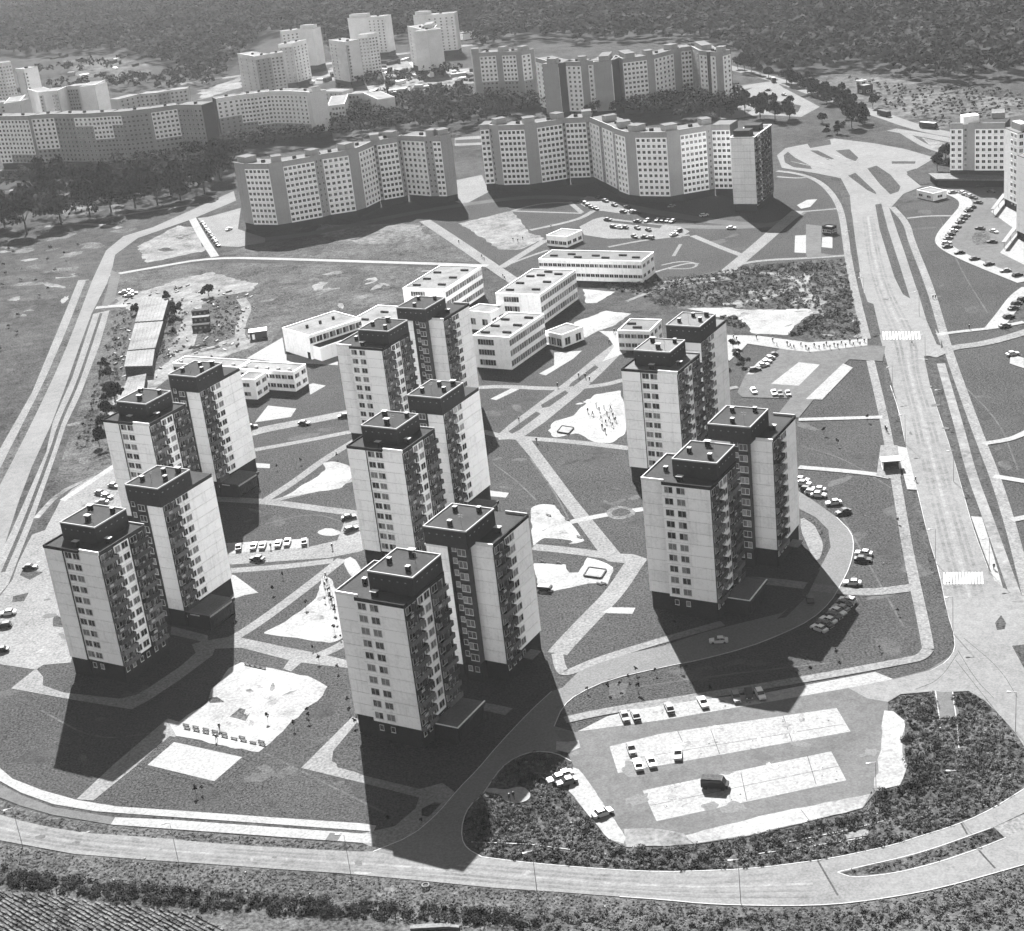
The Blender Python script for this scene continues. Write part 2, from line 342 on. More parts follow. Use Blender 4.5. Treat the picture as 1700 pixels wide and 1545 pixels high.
ribbon("path", [(319, 362), (335, 392), (357, 426)], 4, pale)
ribbon("path", [(159, 511), (185, 508), (212, 507)], 4, pale)
sheet("pavement", [(1320, 391), (1338, 390), (1338, 420), (1319, 419)], pale); sheet("pavement", [(1365, 394), (1382, 392), (1382, 412), (1364, 410)], pale)
sheet("road", [(1338, 372), (1364, 375), (1363, 420), (1388, 424), (1340, 428), (1338, 420)], asphalt)
sheet("sand_yard", [(1139, 512), (1206, 510), (1241, 514), (1354, 512), (1361, 519), (1347, 521), (1326, 535), (1308, 556), (1248, 553), (1241, 539), (1223, 528), (1188, 525), (1170, 517)], sand, wob=.5)
sheet("sand_yard", [(952, 535), (1005, 516), (1047, 521), (1022, 539), (994, 549), (973, 560), (955, 560)], sand, wob=.4)
sheet("sand_yard", [(969, 480), (1022, 484), (990, 503), (973, 503)], sand, wob=.4)
for px, wd in (([(1130, 405), (1118, 425)], 1.5), ([(1085, 452), (1140, 436), (1160, 438)], 1.5)): ribbon("path", px, wd, pave)
ribbon("footpath_outline", [(1098, 440), (1130, 433), (1160, 437), (1150, 446), (1110, 446)], 1.2, pave)

for px, wd in (([(1330, 470), (1290, 490), (1250, 500), (1200, 505)], 3), ([(1345, 452), (1330, 470), (1345, 500), (1360, 520)], 4), ([(1240, 452), (1300, 455), (1330, 470)], 3), ([(1040, 500), (1090, 480), (1150, 470), (1215, 463)], 2)): ribbon("dirt_track", px, wd, clay)
blobs("worn_patch", [(1250, 470), (1345, 450), (1350, 505), (1260, 505)], 9, 2, 6, [clay, thin, thin]); blobs("worn_patch", [(1350, 525), (1420, 500), (1430, 560), (1360, 570)], 8, 1.5, 4, [thin, clay])
# left road
sheet("road", [(388, 317), (317, 349), (254, 377), (205, 392), (176, 416), (155, 461), (130, 521), (85, 606), (42, 697), (-10, 815), (-60, 960), (-10, 960), (32, 830), (53, 775), (85, 705), (109, 641), (131, 578), (152, 521), (177, 472), (187, 443), (191, 423), (229, 395), (318, 364), (392, 333)], concrete_road)
sheet("track", [(130, 465), (148, 464), (70, 640), (0, 778), (-30, 830), (-40, 800), (0, 745), (53, 652)], pave)
sheet("pavement", [(155, 521), (182, 515), (166, 571), (134, 655), (110, 705), (95, 750), (53, 870), (14, 970), (-20, 1010), (-20, 960), (20, 880), (77, 750), (88, 700), (120, 627), (141, 563)], pave)
ribbon("verge", [(168, 520), (150, 575), (128, 640), (100, 700), (85, 750), (40, 870), (5, 950)], 1.2, lawn)
ribbon("verge", [(148, 465), (100, 590), (40, 715), (-15, 820)], 3.0, rough_grass)
sheet("road_verge", [(185, 448), (200, 455), (190, 500), (178, 508), (170, 508), (178, 480)], asphalt)

# central left: school yards, roads
sheet("paved_yard", [(409, 595), (469, 560), (473, 588), (561, 592), (561, 606), (466, 601)], pale)
sheet("paved_yard", [(423, 701), (445, 673), (492, 678), (483, 692)], pale)
sheet("paved_yard", [(512, 638), (520, 636), (541, 640), (515, 655)], pale)
sheet("paved_yard", [(420, 768), (448, 770), (448, 777), (420, 776)], pale); sheet("paved_yard", [(795, 812), (845, 818), (840, 826), (797, 822)], pale)
sheet("paved_yard", [(895, 620), (920, 606), (920, 585), (966, 582), (952, 595), (906, 623)], pale)
sheet("paved_yard", [(814, 662), (852, 643), (862, 646), (824, 664)], pale)
ribbon("road", [(405, 722), (440, 712), (505, 700), (585, 684)], 6, pave)
ribbon("path", [(415, 748), (500, 733), (585, 716)], 3, pave)
ribbon("path", [(441, 830), (494, 796), (537, 763), (595, 728)], 3, pave)
ribbon("path", [(350, 828), (441, 832), (520, 843), (590, 852)], 3.5, pave)
ribbon("path", [(450, 832), (520, 815), (590, 796)], 2.2, pave)
sheet("sand_play_area", [(469, 826), (512, 800), (543, 779), (536, 768), (550, 765), (579, 771), (590, 789), (565, 811), (494, 821)], sand, smooth=1, wob=.4)
ribbon("path", [(794, 643), (839, 641), (923, 646), (1000, 640), (1036, 630)], 3.2, pave)
sheet("road", [(1022, 568), (1040, 578), (1000, 618), (960, 655), (905, 700), (865, 728), (828, 730), (826, 722), (845, 705), (905, 660), (950, 625), (990, 592)], pave)
sheet("planted_island", [(988, 606), (994, 610), (952, 641), (944, 642), (948, 636)], lawn)
sheet("planted_island", [(938, 648), (944, 652), (912, 675), (900, 677), (898, 672)], lawn)
sheet("planted_island", [(890, 683), (898, 687), (862, 714), (850, 720), (844, 716)], lawn)
sheet("pavement", [(994, 549), (1030, 550), (1040, 585), (1000, 600), (1020, 575), (1010, 560)], pale)
ribbon("path", [(800, 716), (840, 726), (870, 727), (950, 733), (1045, 744)], 3, pave)
sheet("path", [(852, 725), (880, 728), (955, 828), (1030, 919), (1052, 920), (1075, 928), (1068, 938), (1010, 932), (1000, 925), (930, 828), (880, 758)], pave)
ribbon("path", [(923, 872), (1000, 855), (1068, 845)], 2.6, pale)
sheet("worn_ring", chaikin([(1004, 850), (1022, 839), (1045, 842), (1058, 852), (1040, 862), (1015, 862)], 1), thin)
sheet("worn_ring", chaikin([(1014, 850), (1028, 843), (1044, 846), (1048, 852), (1034, 857), (1018, 857)], 1), lawn)
ribbon("path", [(885, 908), (950, 914), (1040, 927)], 3.6, pave)
ribbon("path", [(1055, 932), (1020, 985), (985, 1020), (945, 1062), (925, 1085)], 5, pave)
sheet("paved_pad", [(1000, 1017), (1014, 1008), (1055, 1009), (1050, 1019), (1010, 1018)], pale)
sheet("sand_play_area", [(881, 843), (899, 837), (920, 838), (941, 863), (973, 898), (955, 903), (899, 895), (885, 907)], sand, smooth=1, wob=.3)
sheet("lawn", [(898, 893), (925, 894), (955, 898), (940, 904), (900, 902)], lawn, smooth=1)
sheet("sand_play_area", [(886, 935), (938, 937), (945, 951), (959, 951), (976, 926), (994, 930), (1019, 941), (1008, 969), (976, 969), (916, 983), (895, 987)], sand, wob=.3)
sheet("sand_play_area", [(987, 655), (1029, 648), (1040, 677), (1040, 719), (1015, 735), (987, 735), (959, 719), (920, 727), (911, 715), (920, 699), (952, 690), (969, 673)], sand, smooth=1, wob=.4)
# left centre service road and bays
sheet("road", [(370, 917), (512, 908), (560, 897), (578, 850), (610, 845), (620, 900), (600, 915), (545, 926), (371, 938)], pave, kerb=True)
sheet("parking_bays", [(368, 902), (512, 894), (512, 908), (370, 920)], pale)
ribbon("path", [(372, 948), (470, 941), (553, 931)], 3, pave)
sheet("worn_patch", chaikin([(524, 883), (545, 875), (570, 884), (555, 890), (535, 889)], 1), pale)
ribbon("path", [(568, 928), (520, 966), (470, 1004), (420, 1040), (380, 1064)], 3.2, pave)
sheet("paved_pad", [(374, 952), (390, 955), (429, 984), (406, 988), (388, 994), (374, 985)], pale)
sheet("path", [(340, 1064), (388, 1056), (459, 1071), (529, 1085), (585, 1098), (585, 1110), (500, 1100), (483, 1115), (470, 1110), (480, 1096), (400, 1075), (340, 1078)], pave)
sheet("sand_play_area", [(434, 1051), (469, 1036), (522, 997), (536, 955), (550, 962), (570, 1010), (572, 1060), (547, 1068), (522, 1064), (476, 1057)], sand, smooth=1, wob=.4)
sheet("paved_pad", [(568, 930), (586, 923), (602, 948), (597, 963), (582, 958)], pale, smooth=1)
ribbon("path", [(584, 1060), (560, 1075), (530, 1088)], 3, pave)
sheet("sand_yard", [(381, 1109), (402, 1100), (441, 1109), (483, 1116), (522, 1127), (546, 1139), (536, 1156), (494, 1190), (459, 1222), (429, 1250), (293, 1222), (275, 1226), (277, 1194), (300, 1197), (346, 1166), (353, 1144), (374, 1120)], sand, wob=.35)
sheet("grass_patch", [(381, 1189), (399, 1175), (417, 1181), (409, 1196), (392, 1193)], rough_grass, wob=.3)
sheet("grass_patch", [(346, 1160), (362, 1156), (372, 1165), (350, 1168)], rough_grass, wob=.3)
sheet("path", [(277, 1194), (293, 1222), (280, 1229), (155, 1329), (127, 1327), (190, 1268)], pave)
sheet("grass_border", [(282, 1222), (427, 1250), (360, 1307), (226, 1271)], lawn)
sheet("sports_pad", [(289, 1232), (402, 1257), (356, 1297), (245, 1270)], pale)
# left tower car park and its path
sheet("parking_lot", [(192, 771), (120, 812), (100, 832), (75, 880), (53, 888), (30, 935), (21, 962), (0, 990), (-20, 1020), (-20, 1092), (0, 1103), (60, 1112), (72, 1104), (118, 1100), (140, 980), (190, 860), (235, 830), (235, 790)], pave, kerb=True)
sheet("pavement", [(192, 768), (192, 776), (108, 832), (99, 830)], pale)
sheet("verge", [(33, 955), (38, 946), (72, 950), (50, 963)], lawn); sheet("verge", [(22, 990), (48, 984), (40, 998), (20, 1000)], lawn)
sheet("lawn", [(88, 1028), (92, 1020), (106, 1028), (108, 1042), (88, 1040)], lawn)
sheet("path", [(18, 1143), (60, 1110), (72, 1124), (71, 1138), (106, 1150), (198, 1160), (226, 1154), (247, 1142), (300, 1106), (325, 1084), (318, 1070), (345, 1062), (360, 1070), (353, 1088), (300, 1128), (247, 1163), (219, 1178), (116, 1161)], pave)
sheet("path", [(285, 1040), (345, 1055), (345, 1068), (283, 1053)], pave)
# path of the centre tower
sheet("path", [(500, 1275), (585, 1190), (597, 1195), (592, 1212), (553, 1247), (551, 1264), (581, 1278), (606, 1288), (697, 1310), (735, 1300), (755, 1315), (725, 1352), (685, 1388), (632, 1412), (600, 1399), (600, 1384), (655, 1372), (690, 1342), (696, 1324), (606, 1301)], pave)
sheet("planter_bed", [(700, 1343), (722, 1332), (733, 1334), (712, 1356), (700, 1355)], scrub_soil)
sheet("lawn", [(553, 1247), (592, 1200), (700, 1235), (790, 1200), (830, 1205), (735, 1300), (697, 1308), (606, 1286), (560, 1274)], lawn)
ribbon("footpath", [(795, 1172), (820, 1176), (845, 1182)], 3, pave)

# bottom: strips, road
sheet("pavement", [(0, 1275), (21, 1293), (70, 1312), (127, 1328), (194, 1339), (300, 1346), (450, 1357), (600, 1367), (625, 1371), (620, 1381), (600, 1379), (450, 1368), (282, 1356), (159, 1347), (88, 1335), (35, 1316), (-5, 1294), (-30, 1265), (-30, 1240)], pale)
sheet("track", [(-5, 1299), (35, 1320), (88, 1340), (190, 1357), (184, 1369), (88, 1353), (35, 1338), (-5, 1322)], asphalt)
sheet("parking_strip", [(191, 1357), (282, 1361), (450, 1373), (600, 1384), (626, 1386), (622, 1401), (540, 1395), (184, 1369)], pale)
sheet("parking_strip_patch", [(548, 1383), (568, 1384), (560, 1397), (540, 1395)], asphalt)
sheet("verge", [(-20, 1322), (35, 1341), (88, 1356), (184, 1371), (540, 1398), (632, 1406), (620, 1414), (529, 1411), (423, 1406), (353, 1400), (282, 1393), (141, 1383), (85, 1374), (35, 1363), (-20, 1345)], rough_grass)
sheet("road", [(-40, 1340), (35, 1363), (85, 1374), (141, 1383), (212, 1388), (282, 1393), (353, 1400), (423, 1405), (529, 1411), (600, 1414), (700, 1412), (800, 1423), (853, 1430), (923, 1437), (1012, 1444), (1100, 1448), (1170, 1446), (1241, 1443), (1312, 1435), (1382, 1425), (1435, 1414), (1488, 1402), (1523, 1390), (1576, 1374), (1629, 1353), (1679, 1324), (1760, 1270), (1760, 1400), (1700, 1436), (1647, 1451), (1594, 1466), (1523, 1483), (1418, 1499), (1347, 1504), (1259, 1504), (1170, 1501), (1100, 1494), (1029, 1489), (923, 1481), (818, 1474), (676, 1460), (565, 1450), (459, 1443), (353, 1435), (247, 1428), (123, 1418), (53, 1405), (-40, 1388)], concrete_road)
kerb([(800, 1423), (853, 1430), (923, 1437), (1012, 1444), (1100, 1448), (1170, 1446), (1241, 1443), (1312, 1435), (1382, 1425), (1435, 1414), (1488, 1402), (1523, 1390), (1576, 1374), (1629, 1353), (1679, 1324), (1760, 1270)])
kerb([(1029, 1489), (1100, 1494), (1170, 1501), (1259, 1504), (1347, 1504), (1418, 1499), (1523, 1483), (1594, 1466), (1647, 1451), (1700, 1436)])
sheet("traffic_island", [(1393, 1450), (1418, 1456), (1488, 1448), (1559, 1430), (1629, 1406), (1720, 1370), (1720, 1340), (1643, 1377), (1612, 1388), (1559, 1407), (1506, 1423), (1435, 1439)], scrub_soil, kerb=True)
kerb([(1391, 1449), (1418, 1458), (1488, 1450), (1559, 1432), (1629, 1408), (1670, 1391)]); kerb([(1391, 1448), (1435, 1438), (1506, 1422), (1559, 1406), (1612, 1387), (1645, 1375)])
sheet("paved_pad", [(1650, 1374), (1700, 1352), (1720, 1370), (1668, 1391)], pave)
for a, b in (((1358, 1430), (1391, 1487)), ((1595, 1366), (1606, 1386)), ((1625, 1412), (1652, 1442))): ribbon("tar_joint", [a, b], .35, joint)
sheet("worn_patch", chaikin([(584, 1449), (602, 1445), (622, 1449), (600, 1453)], 1), pale)
track_m = mat("worn_concrete", 0.0774, var=.15, sc=.05, fine=.12, fsc=2.2, mid=.15)
track_l = mat("clean_concrete", 0.1015, var=.10, sc=.05, fine=.12, fsc=2.2, mid=.12)
EU = [(-40, 1344), (85, 1376), (212, 1390), (353, 1402), (529, 1413), (700, 1420), (853, 1433), (1012, 1447), (1170, 1449), (1350, 1432)]; EL = [(-40, 1388), (85, 1411), (212, 1425), (353, 1435), (529, 1447), (700, 1462), (853, 1476), (1012, 1488), (1170, 1500), (1350, 1503)]
for t_, m_ in ((.2, track_m), (.36, track_m), (.5, track_l), (.64, track_m), (.8, track_m)): ribbon("wheel_track", [(a[0]+(b_[0]-a[0])*t_, a[1]+(b_[1]-a[1])*t_) for a, b_ in zip(EU, EL)], .6, m_)
blobs("road_patch", [(0, 1372), (500, 1415), (1000, 1455), (1300, 1460), (1300, 1490), (1000, 1475), (500, 1435), (0, 1390)], 12, .5, 1.6, [track_m, track_l, asphalt])
# access road into the estate
sheet("road", [(620, 1414), (684, 1388), (726, 1352), (761, 1310), (793, 1278), (828, 1236), (881, 1180), (916, 1148), (934, 1142), (959, 1117), (1012, 1092), (1100, 1073), (1170, 1050), (1241, 1032), (1298, 1018), (1326, 997), (1347, 962), (1365, 937), (1379, 909), (1375, 880), (1354, 859), (1326, 845), (1300, 830), (1290, 800), (1325, 815), (1360, 838), (1389, 859), (1414, 884), (1418, 909), (1411, 941), (1397, 969), (1379, 1000), (1347, 1029), (1298, 1053), (1241, 1075), (1170, 1094), (1100, 1108), (1012, 1128), (959, 1152), (934, 1173), (920, 1206), (955, 1216), (940, 1240), (923, 1250), (888, 1247), (856, 1257), (832, 1275), (814, 1300), (800, 1321), (779, 1338), (768, 1363), (766, 1391), (775, 1409), (800, 1423), (740, 1444), (660, 1420)], access_m)
kerb([(620, 1414), (684, 1388), (726, 1352), (761, 1310), (793, 1278), (828, 1236), (881, 1180), (916, 1148)]); kerb([(920, 1206), (934, 1173), (959, 1152), (1012, 1128), (1100, 1108), (1170, 1094), (1241, 1075), (1298, 1053), (1347, 1029), (1379, 1000), (1397, 969), (1411, 941), (1418, 909), (1414, 884), (1389, 859)])
kerb([(948, 1264), (923, 1250), (888, 1247), (856, 1257), (832, 1275), (814, 1300), (800, 1321), (779, 1338), (768, 1363), (766, 1391), (775, 1409), (800, 1423)])
ribbon("pavement", [(925, 1085), (930, 1110), (940, 1120), (985, 1098), (1100, 1063), (1200, 1035)], 2.6, pave)
ribbon("footpath", [(1213, 962), (1290, 966), (1400, 982), (1450, 984), (1520, 975)], 3.6, pave)
sheet("kerbed_bed", [(1329, 856), (1354, 872), (1368, 898), (1363, 927), (1352, 932), (1340, 905), (1329, 880)], pave, smooth=1)
sheet("scrub_bed", [(1331, 858), (1352, 872), (1364, 896), (1368, 912), (1372, 900), (1362, 876), (1345, 860)], scrub_soil)
sheet("lawn_bed", [(1320, 1000), (1352, 950), (1362, 945), (1340, 990), (1305, 1025), (1290, 1028)], lawn)
# car park
sheet("parking_lot", [(920, 1212), (955, 1216), (1100, 1194), (1241, 1161), (1382, 1139), (1480, 1128), (1541, 1113), (1585, 1085), (1660, 1100), (1660, 1180), (1608, 1148), (1552, 1148), (1495, 1153), (1474, 1166), (1474, 1180), (1502, 1197), (1504, 1282), (1492, 1303), (1453, 1316), (1432, 1342), (1312, 1372), (1241, 1389), (1153, 1402), (1040, 1407), (1012, 1395), (955, 1328), (945, 1300), (952, 1272), (940, 1245)], asphalt)
sheet("road", [(1400, 1138), (1483, 1129), (1545, 1113), (1575, 1104), (1575, 1152), (1552, 1148), (1495, 1153), (1474, 1166), (1440, 1160)], concrete_road)
sheet("gravel_bays", [(959, 1215), (1008, 1190), (1100, 1168), (1269, 1151), (1453, 1116), (1483, 1128), (1418, 1141), (1276, 1166), (1100, 1196)], pale)
sheet("gravel_bays", [(1012, 1240), (1100, 1218), (1389, 1176), (1412, 1215), (1026, 1284)], pale)
sheet("gravel_bays", [(1067, 1313), (1380, 1248), (1405, 1296), (1090, 1364)], pale)
sheet("gravel_margin", [(1467, 1180), (1481, 1183), (1502, 1197), (1499, 1236), (1504, 1282), (1492, 1303), (1453, 1316), (1458, 1271), (1464, 1218)], sand, wob=.4)
sheet("gravel_margin", [(1135, 1388), (1276, 1352), (1446, 1319), (1432, 1342), (1312, 1371), (1241, 1388), (1153, 1401)], sand, wob=.2)
sheet("dusty_patch", [(1040, 1378), (1075, 1374), (1135, 1386), (1153, 1401), (1040, 1406)], clay, wob=.4)
sheet("gravel_margin", [(945, 1314), (952, 1275), (962, 1278), (994, 1324), (1040, 1392), (1036, 1402), (1012, 1395), (985, 1364)], pale, wob=.15)
sheet("worn_patch", [(923, 1232), (960, 1230), (965, 1240), (945, 1250), (925, 1246)], pale, wob=.3)
for px in ([(1125, 1214), (1137, 1240)], [(1300, 1189), (1315, 1232)], [(1340, 1254), (1355, 1303)], [(1230, 1283), (1240, 1330)], [(1040, 1262), (1400, 1203)], [(1080, 1338), (1395, 1272)], [(1330, 1345), (1345, 1365)], [(1180, 1212), (1195, 1253)]): ribbon("tar_joint", px, .12, joint)
stain = mat("oil_stain", 0.0430, var=.2, fine=.2); dusty = mat("dusty_gravel", 0.1247, var=.25, sc=.1, fine=.18, mid=.2)
for px in ([(1012, 1240), (1389, 1176), (1412, 1215), (1026, 1284)], [(1067, 1313), (1380, 1248), (1405, 1296), (1090, 1364)], [(1010, 1192), (1269, 1153), (1276, 1164), (1100, 1194)]):
    blobs("worn_patch", px, 9, .6, 2.0, [dusty]); blobs("oil_stain", px, 16, .12, .35, [stain])
blobs("worn_patch", [(940, 1240), (1100, 1280), (1450, 1200), (1440, 1310), (1100, 1380), (1000, 1340)], 10, 1, 3, [dark_asphalt, access_m, access_m])
blobs("worn_patch", [(390, 1110), (530, 1140), (440, 1235), (300, 1215)], 12, .8, 2.5, [dusty, dusty, clay]); blobs("worn_patch", [(940, 665), (1030, 660), (1030, 725), (950, 715)], 6, 1, 3, [dusty]); blobs("worn_patch", [(1180, 515), (1350, 515), (1300, 550)], 8, 1, 4, [dusty, clay])
blobs("worn_patch", [(450, 1050), (550, 980), (560, 1050)], 5, .6, 1.8, [dusty, clay]); blobs("worn_patch", [(890, 845), (960, 890), (890, 895)], 4, .5, 1.5, [dusty, clay]); blobs("worn_patch", [(20, 960), (120, 830), (200, 800), (120, 1080), (20, 1090)], 14, .8, 3, [track_m, asphalt, pale])
ribbon("pavement", [(1541, 1078), (1530, 1092), (1500, 1098), (1394, 1118), (1241, 1144), (1100, 1166), (1000, 1182), (938, 1196)], 2.6, pave)
ribbon("footpath", [(1566, 1148), (1573, 1175), (1577, 1192)], 4.0, asphalt)
kerb([(1553, 1148), (1560, 1195), (1561, 1212)], smooth=0); kerb([(1581, 1148), (1588, 1195), (1592, 1243)], smooth=0)
kerb([(1258, 1418), (1330, 1408), (1440, 1390)], smooth=0); kerb([(1310, 1398), (1400, 1380), (1468, 1363)], smooth=0); kerb([(783, 1398), (880, 1402), (955, 1412)], smooth=0)
sheet("paved_pad", [(1395, 1386), (1440, 1375), (1440, 1386), (1405, 1392)], pave, wob=.3)
sheet("paved_circle", [(805, 1311), (815, 1308), (838, 1312), (852, 1308), (868, 1306), (880, 1315), (881, 1325), (870, 1332), (850, 1335), (836, 1329), (832, 1320), (808, 1316)], pale, smooth=1)

# main road
sheet("road", [(1396, 296), (1411, 325), (1414, 360), (1419, 400), (1426, 450), (1435, 486), (1447, 520), (1460, 556), (1474, 609), (1492, 680), (1504, 740), (1523, 814), (1541, 891), (1559, 948), (1573, 1018), (1584, 1053), (1586, 1078), (1572, 1099), (1545, 1114), (1560, 1150), (1608, 1148), (1633, 1162), (1665, 1194), (1686, 1218), (1702, 1243), (1740, 1290), (1760, 1270), (1760, 1040), (1700, 992), (1665, 976), (1640, 944), (1619, 888), (1608, 852), (1580, 751), (1562, 698), (1545, 645), (1534, 592), (1562, 590), (1562, 560), (1545, 535), (1520, 475), (1502, 420), (1488, 380), (1478, 346), (1500, 322), (1530, 310), (1505, 290), (1553, 262), (1500, 247), (1450, 238), (1385, 230), (1345, 238), (1304, 246), (1290, 258), (1298, 279), (1350, 287)], concrete_road)
kerb([(1478, 640), (1492, 680), (1504, 740), (1523, 814), (1541, 891), (1559, 948), (1573, 1018), (1584, 1053), (1586, 1078), (1572, 1099), (1545, 1114)]); kerb([(1640, 944), (1619, 888), (1608, 852), (1580, 751), (1562, 698), (1545, 645)])
kerb([(1414, 360), (1419, 400), (1426, 450), (1435, 486)])
ML = [(1430, 360), (1437, 430), (1452, 490), (1478, 560), (1492, 620), (1508, 690), (1530, 790), (1556, 900), (1582, 1000)]; MR = [(1452, 360), (1466, 430), (1485, 490), (1528, 560), (1528, 620), (1552, 690), (1580, 790), (1608, 880), (1640, 985)]
for t_, m_ in ((.15, track_m), (.32, track_m), (.5, track_l), (.68, track_m), (.85, track_m)): ribbon("wheel_track", [(a[0]+(b_[0]-a[0])*t_, a[1]+(b_[1]-a[1])*t_) for a, b_ in zip(ML, MR)], .8, m_)
blobs("road_patch", [(1430, 400), (1480, 450), (1530, 560), (1570, 700), (1610, 900), (1600, 960), (1530, 800), (1460, 540)], 16, .6, 2.2, [track_m, track_l, asphalt])
for px in ([(1590, 1080), (1620, 1130), (1650, 1160)], [(1600, 1060), (1660, 1110), (1690, 1160)], [(1590, 1085), (1560, 1130), (1520, 1145)], [(1586, 1096), (1660, 1190)]): ribbon("tar_joint", px, .12, joint)
sheet("median_strip", [(1453, 340), (1463, 338), (1474, 380), (1495, 445), (1511, 496), (1499, 489), (1485, 461), (1460, 380)], lawn, kerb=True)
sheet("median_strip", [(1476, 345), (1485, 345), (1502, 380), (1527, 450), (1555, 556), (1562, 574), (1555, 572), (1538, 532), (1520, 472), (1488, 380)], lawn)
for px in ([(1301, 258), (1308, 252), (1320, 262), (1345, 275), (1348, 281), (1318, 278), (1303, 270)], [(1408, 292), (1420, 287), (1453, 318), (1455, 323), (1440, 316)], [(1440, 280), (1455, 275), (1478, 290), (1495, 310), (1492, 318), (1478, 323), (1460, 305)],
           [(1345, 250), (1358, 250), (1385, 264), (1375, 266)], [(1387, 250), (1410, 248), (1425, 262), (1420, 268), (1405, 262)], [(1480, 268), (1520, 268), (1519, 272), (1481, 272)], [(1505, 285), (1520, 280), (1545, 294), (1540, 306), (1528, 306), (1508, 292)],
           [(1340, 238), (1378, 232), (1380, 240), (1345, 246)]):
    sheet("grass_island", px, lawn)
kerb([(1481, 267), (1521, 267)], smooth=0)
for px in ([(1313, 268), (1380, 283)], [(1330, 262), (1400, 280)], [(1355, 258), (1415, 276)], [(1375, 254), (1430, 272)]): ribbon("road_marking", px, .7, clay)
ribbon("pavement", [(1290, 284), (1330, 289), (1362, 302), (1385, 326), (1397, 352), (1403, 390), (1408, 428), (1418, 479), (1439, 563)], 2.8, pave)
sheet("verge", [(1330, 285), (1355, 289), (1380, 303), (1400, 330), (1407, 342), (1396, 338), (1380, 312), (1360, 297)], lawn)
sheet("verge", [(1405, 345), (1412, 345), (1415, 360), (1420, 400), (1428, 452), (1420, 452), (1412, 400)], lawn)
sheet("verge", [(1435, 500), (1450, 505), (1462, 556), (1448, 560)], lawn)
sheet("paved_pad", [(1323, 341), (1340, 332), (1357, 331), (1345, 344), (1330, 347)], pale)
ribbon("pavement", [(1445, 599), (1467, 690), (1481, 765), (1489, 806), (1506, 909), (1520, 976), (1534, 1039), (1541, 1078)], 2.6, pave)
ribbon("pavement", [(1481, 344), (1506, 371), (1513, 401), (1545, 479), (1569, 563), (1580, 599), (1605, 669), (1630, 737), (1654, 797), (1680, 880), (1700, 960), (1715, 1020)], 2.8, pave)
ribbon("dirt_strip", [(1562, 604), (1575, 650), (1594, 715), (1612, 785), (1640, 860), (1668, 940), (1690, 1000)], 2.6, mat("faded_track", 0.0946, var=.2, mid=.2))
for px in ([(1326, 697), (1400, 695), (1465, 693)], [(1326, 776), (1400, 782), (1455, 788), (1478, 793)], [(1633, 737), (1679, 730), (1710, 715)], [(1650, 791), (1710, 801)], [(1679, 864), (1710, 858)], [(1555, 556), (1600, 550), (1650, 545), (1700, 535)]): ribbon("path", px, 2.4, pale)
ribbon("path", [(1545, 592), (1580, 577), (1630, 572), (1690, 556), (1720, 545)], 4.5, pave)
sheet("footway", [(1192, 556), (1259, 558), (1343, 569), (1440, 563), (1440, 582), (1340, 590), (1312, 582), (1241, 571), (1234, 579), (1196, 613), (1193, 590)], pale)
sheet("bus_bay", [(1488, 741), (1505, 744), (1523, 814), (1506, 813)], pale); sheet("bus_bay", [(1612, 858), (1630, 859), (1640, 891), (1665, 976), (1651, 965), (1630, 909)], pale)
sheet("shelter_pad", [(1462, 740), (1490, 740), (1496, 792), (1478, 795), (1455, 790)], pave)
sheet("verge", [(1652, 1035), (1662, 1022), (1670, 1035), (1668, 1045), (1655, 1047)], lawn); sheet("verge", [(1680, 1073), (1705, 1070), (1715, 1120), (1700, 1110)], lawn)
for i in range(12):
    u = 1465+i*5.35; sheet("zebra_stripe", [(u, 551), (u+2.5, 551), (u+4.2, 564), (u+1.5, 564)], paint)
for i in range(13):
    u = 1566+i*5.2; sheet("zebra_stripe", [(u, 951), (u+2.8, 951), (u+4.0, 970.6), (u+1.0, 970.6)], paint)
# right-hand car parks
sheet("parking_lot", [(1290, 690), (1326, 694), (1393, 612), (1410, 597), (1465, 600), (1470, 575), (1440, 574), (1345, 585), (1295, 580), (1258, 602), (1238, 622), (1224, 652), (1232, 660), (1312, 662)], asphalt)
sheet("parking_bays", [(1326, 602), (1361, 606), (1326, 641), (1280, 638)], pale); sheet("parking_bays", [(1400, 604), (1416, 611), (1365, 664), (1338, 663)], pale)
sheet("parking_bays", [(1258, 602), (1280, 588), (1288, 590), (1262, 612), (1250, 622), (1240, 622)], pale)
ribbon("path", [(1196, 648), (1225, 643)], 2.5, pave)
sheet("parking_lot", [(1555, 312), (1575, 303), (1668, 300), (1668, 320), (1720, 360), (1720, 470), (1690, 462), (1560, 410), (1553, 398), (1606, 336)], asphalt)
ribbon("parking_bays", [(1560, 316), (1590, 324), (1608, 338), (1588, 362), (1562, 393), (1567, 410), (1610, 432), (1700, 468)], 5.5, pale)
sheet("grass_circle", chaikin([(1612, 395), (1622, 382), (1640, 384), (1646, 396), (1636, 408), (1618, 408)], 2), rough_grass)
ribbon("parking_bays", [(1710, 478), (1690, 492), (1670, 520), (1650, 545)], 6, pale)
sheet("pavement", [(1645, 352), (1668, 330), (1700, 360), (1700, 440), (1660, 420), (1690, 385)], pale)
sheet("pavement", [(1678, 588), (1700, 595), (1700, 612), (1676, 604)], pale)

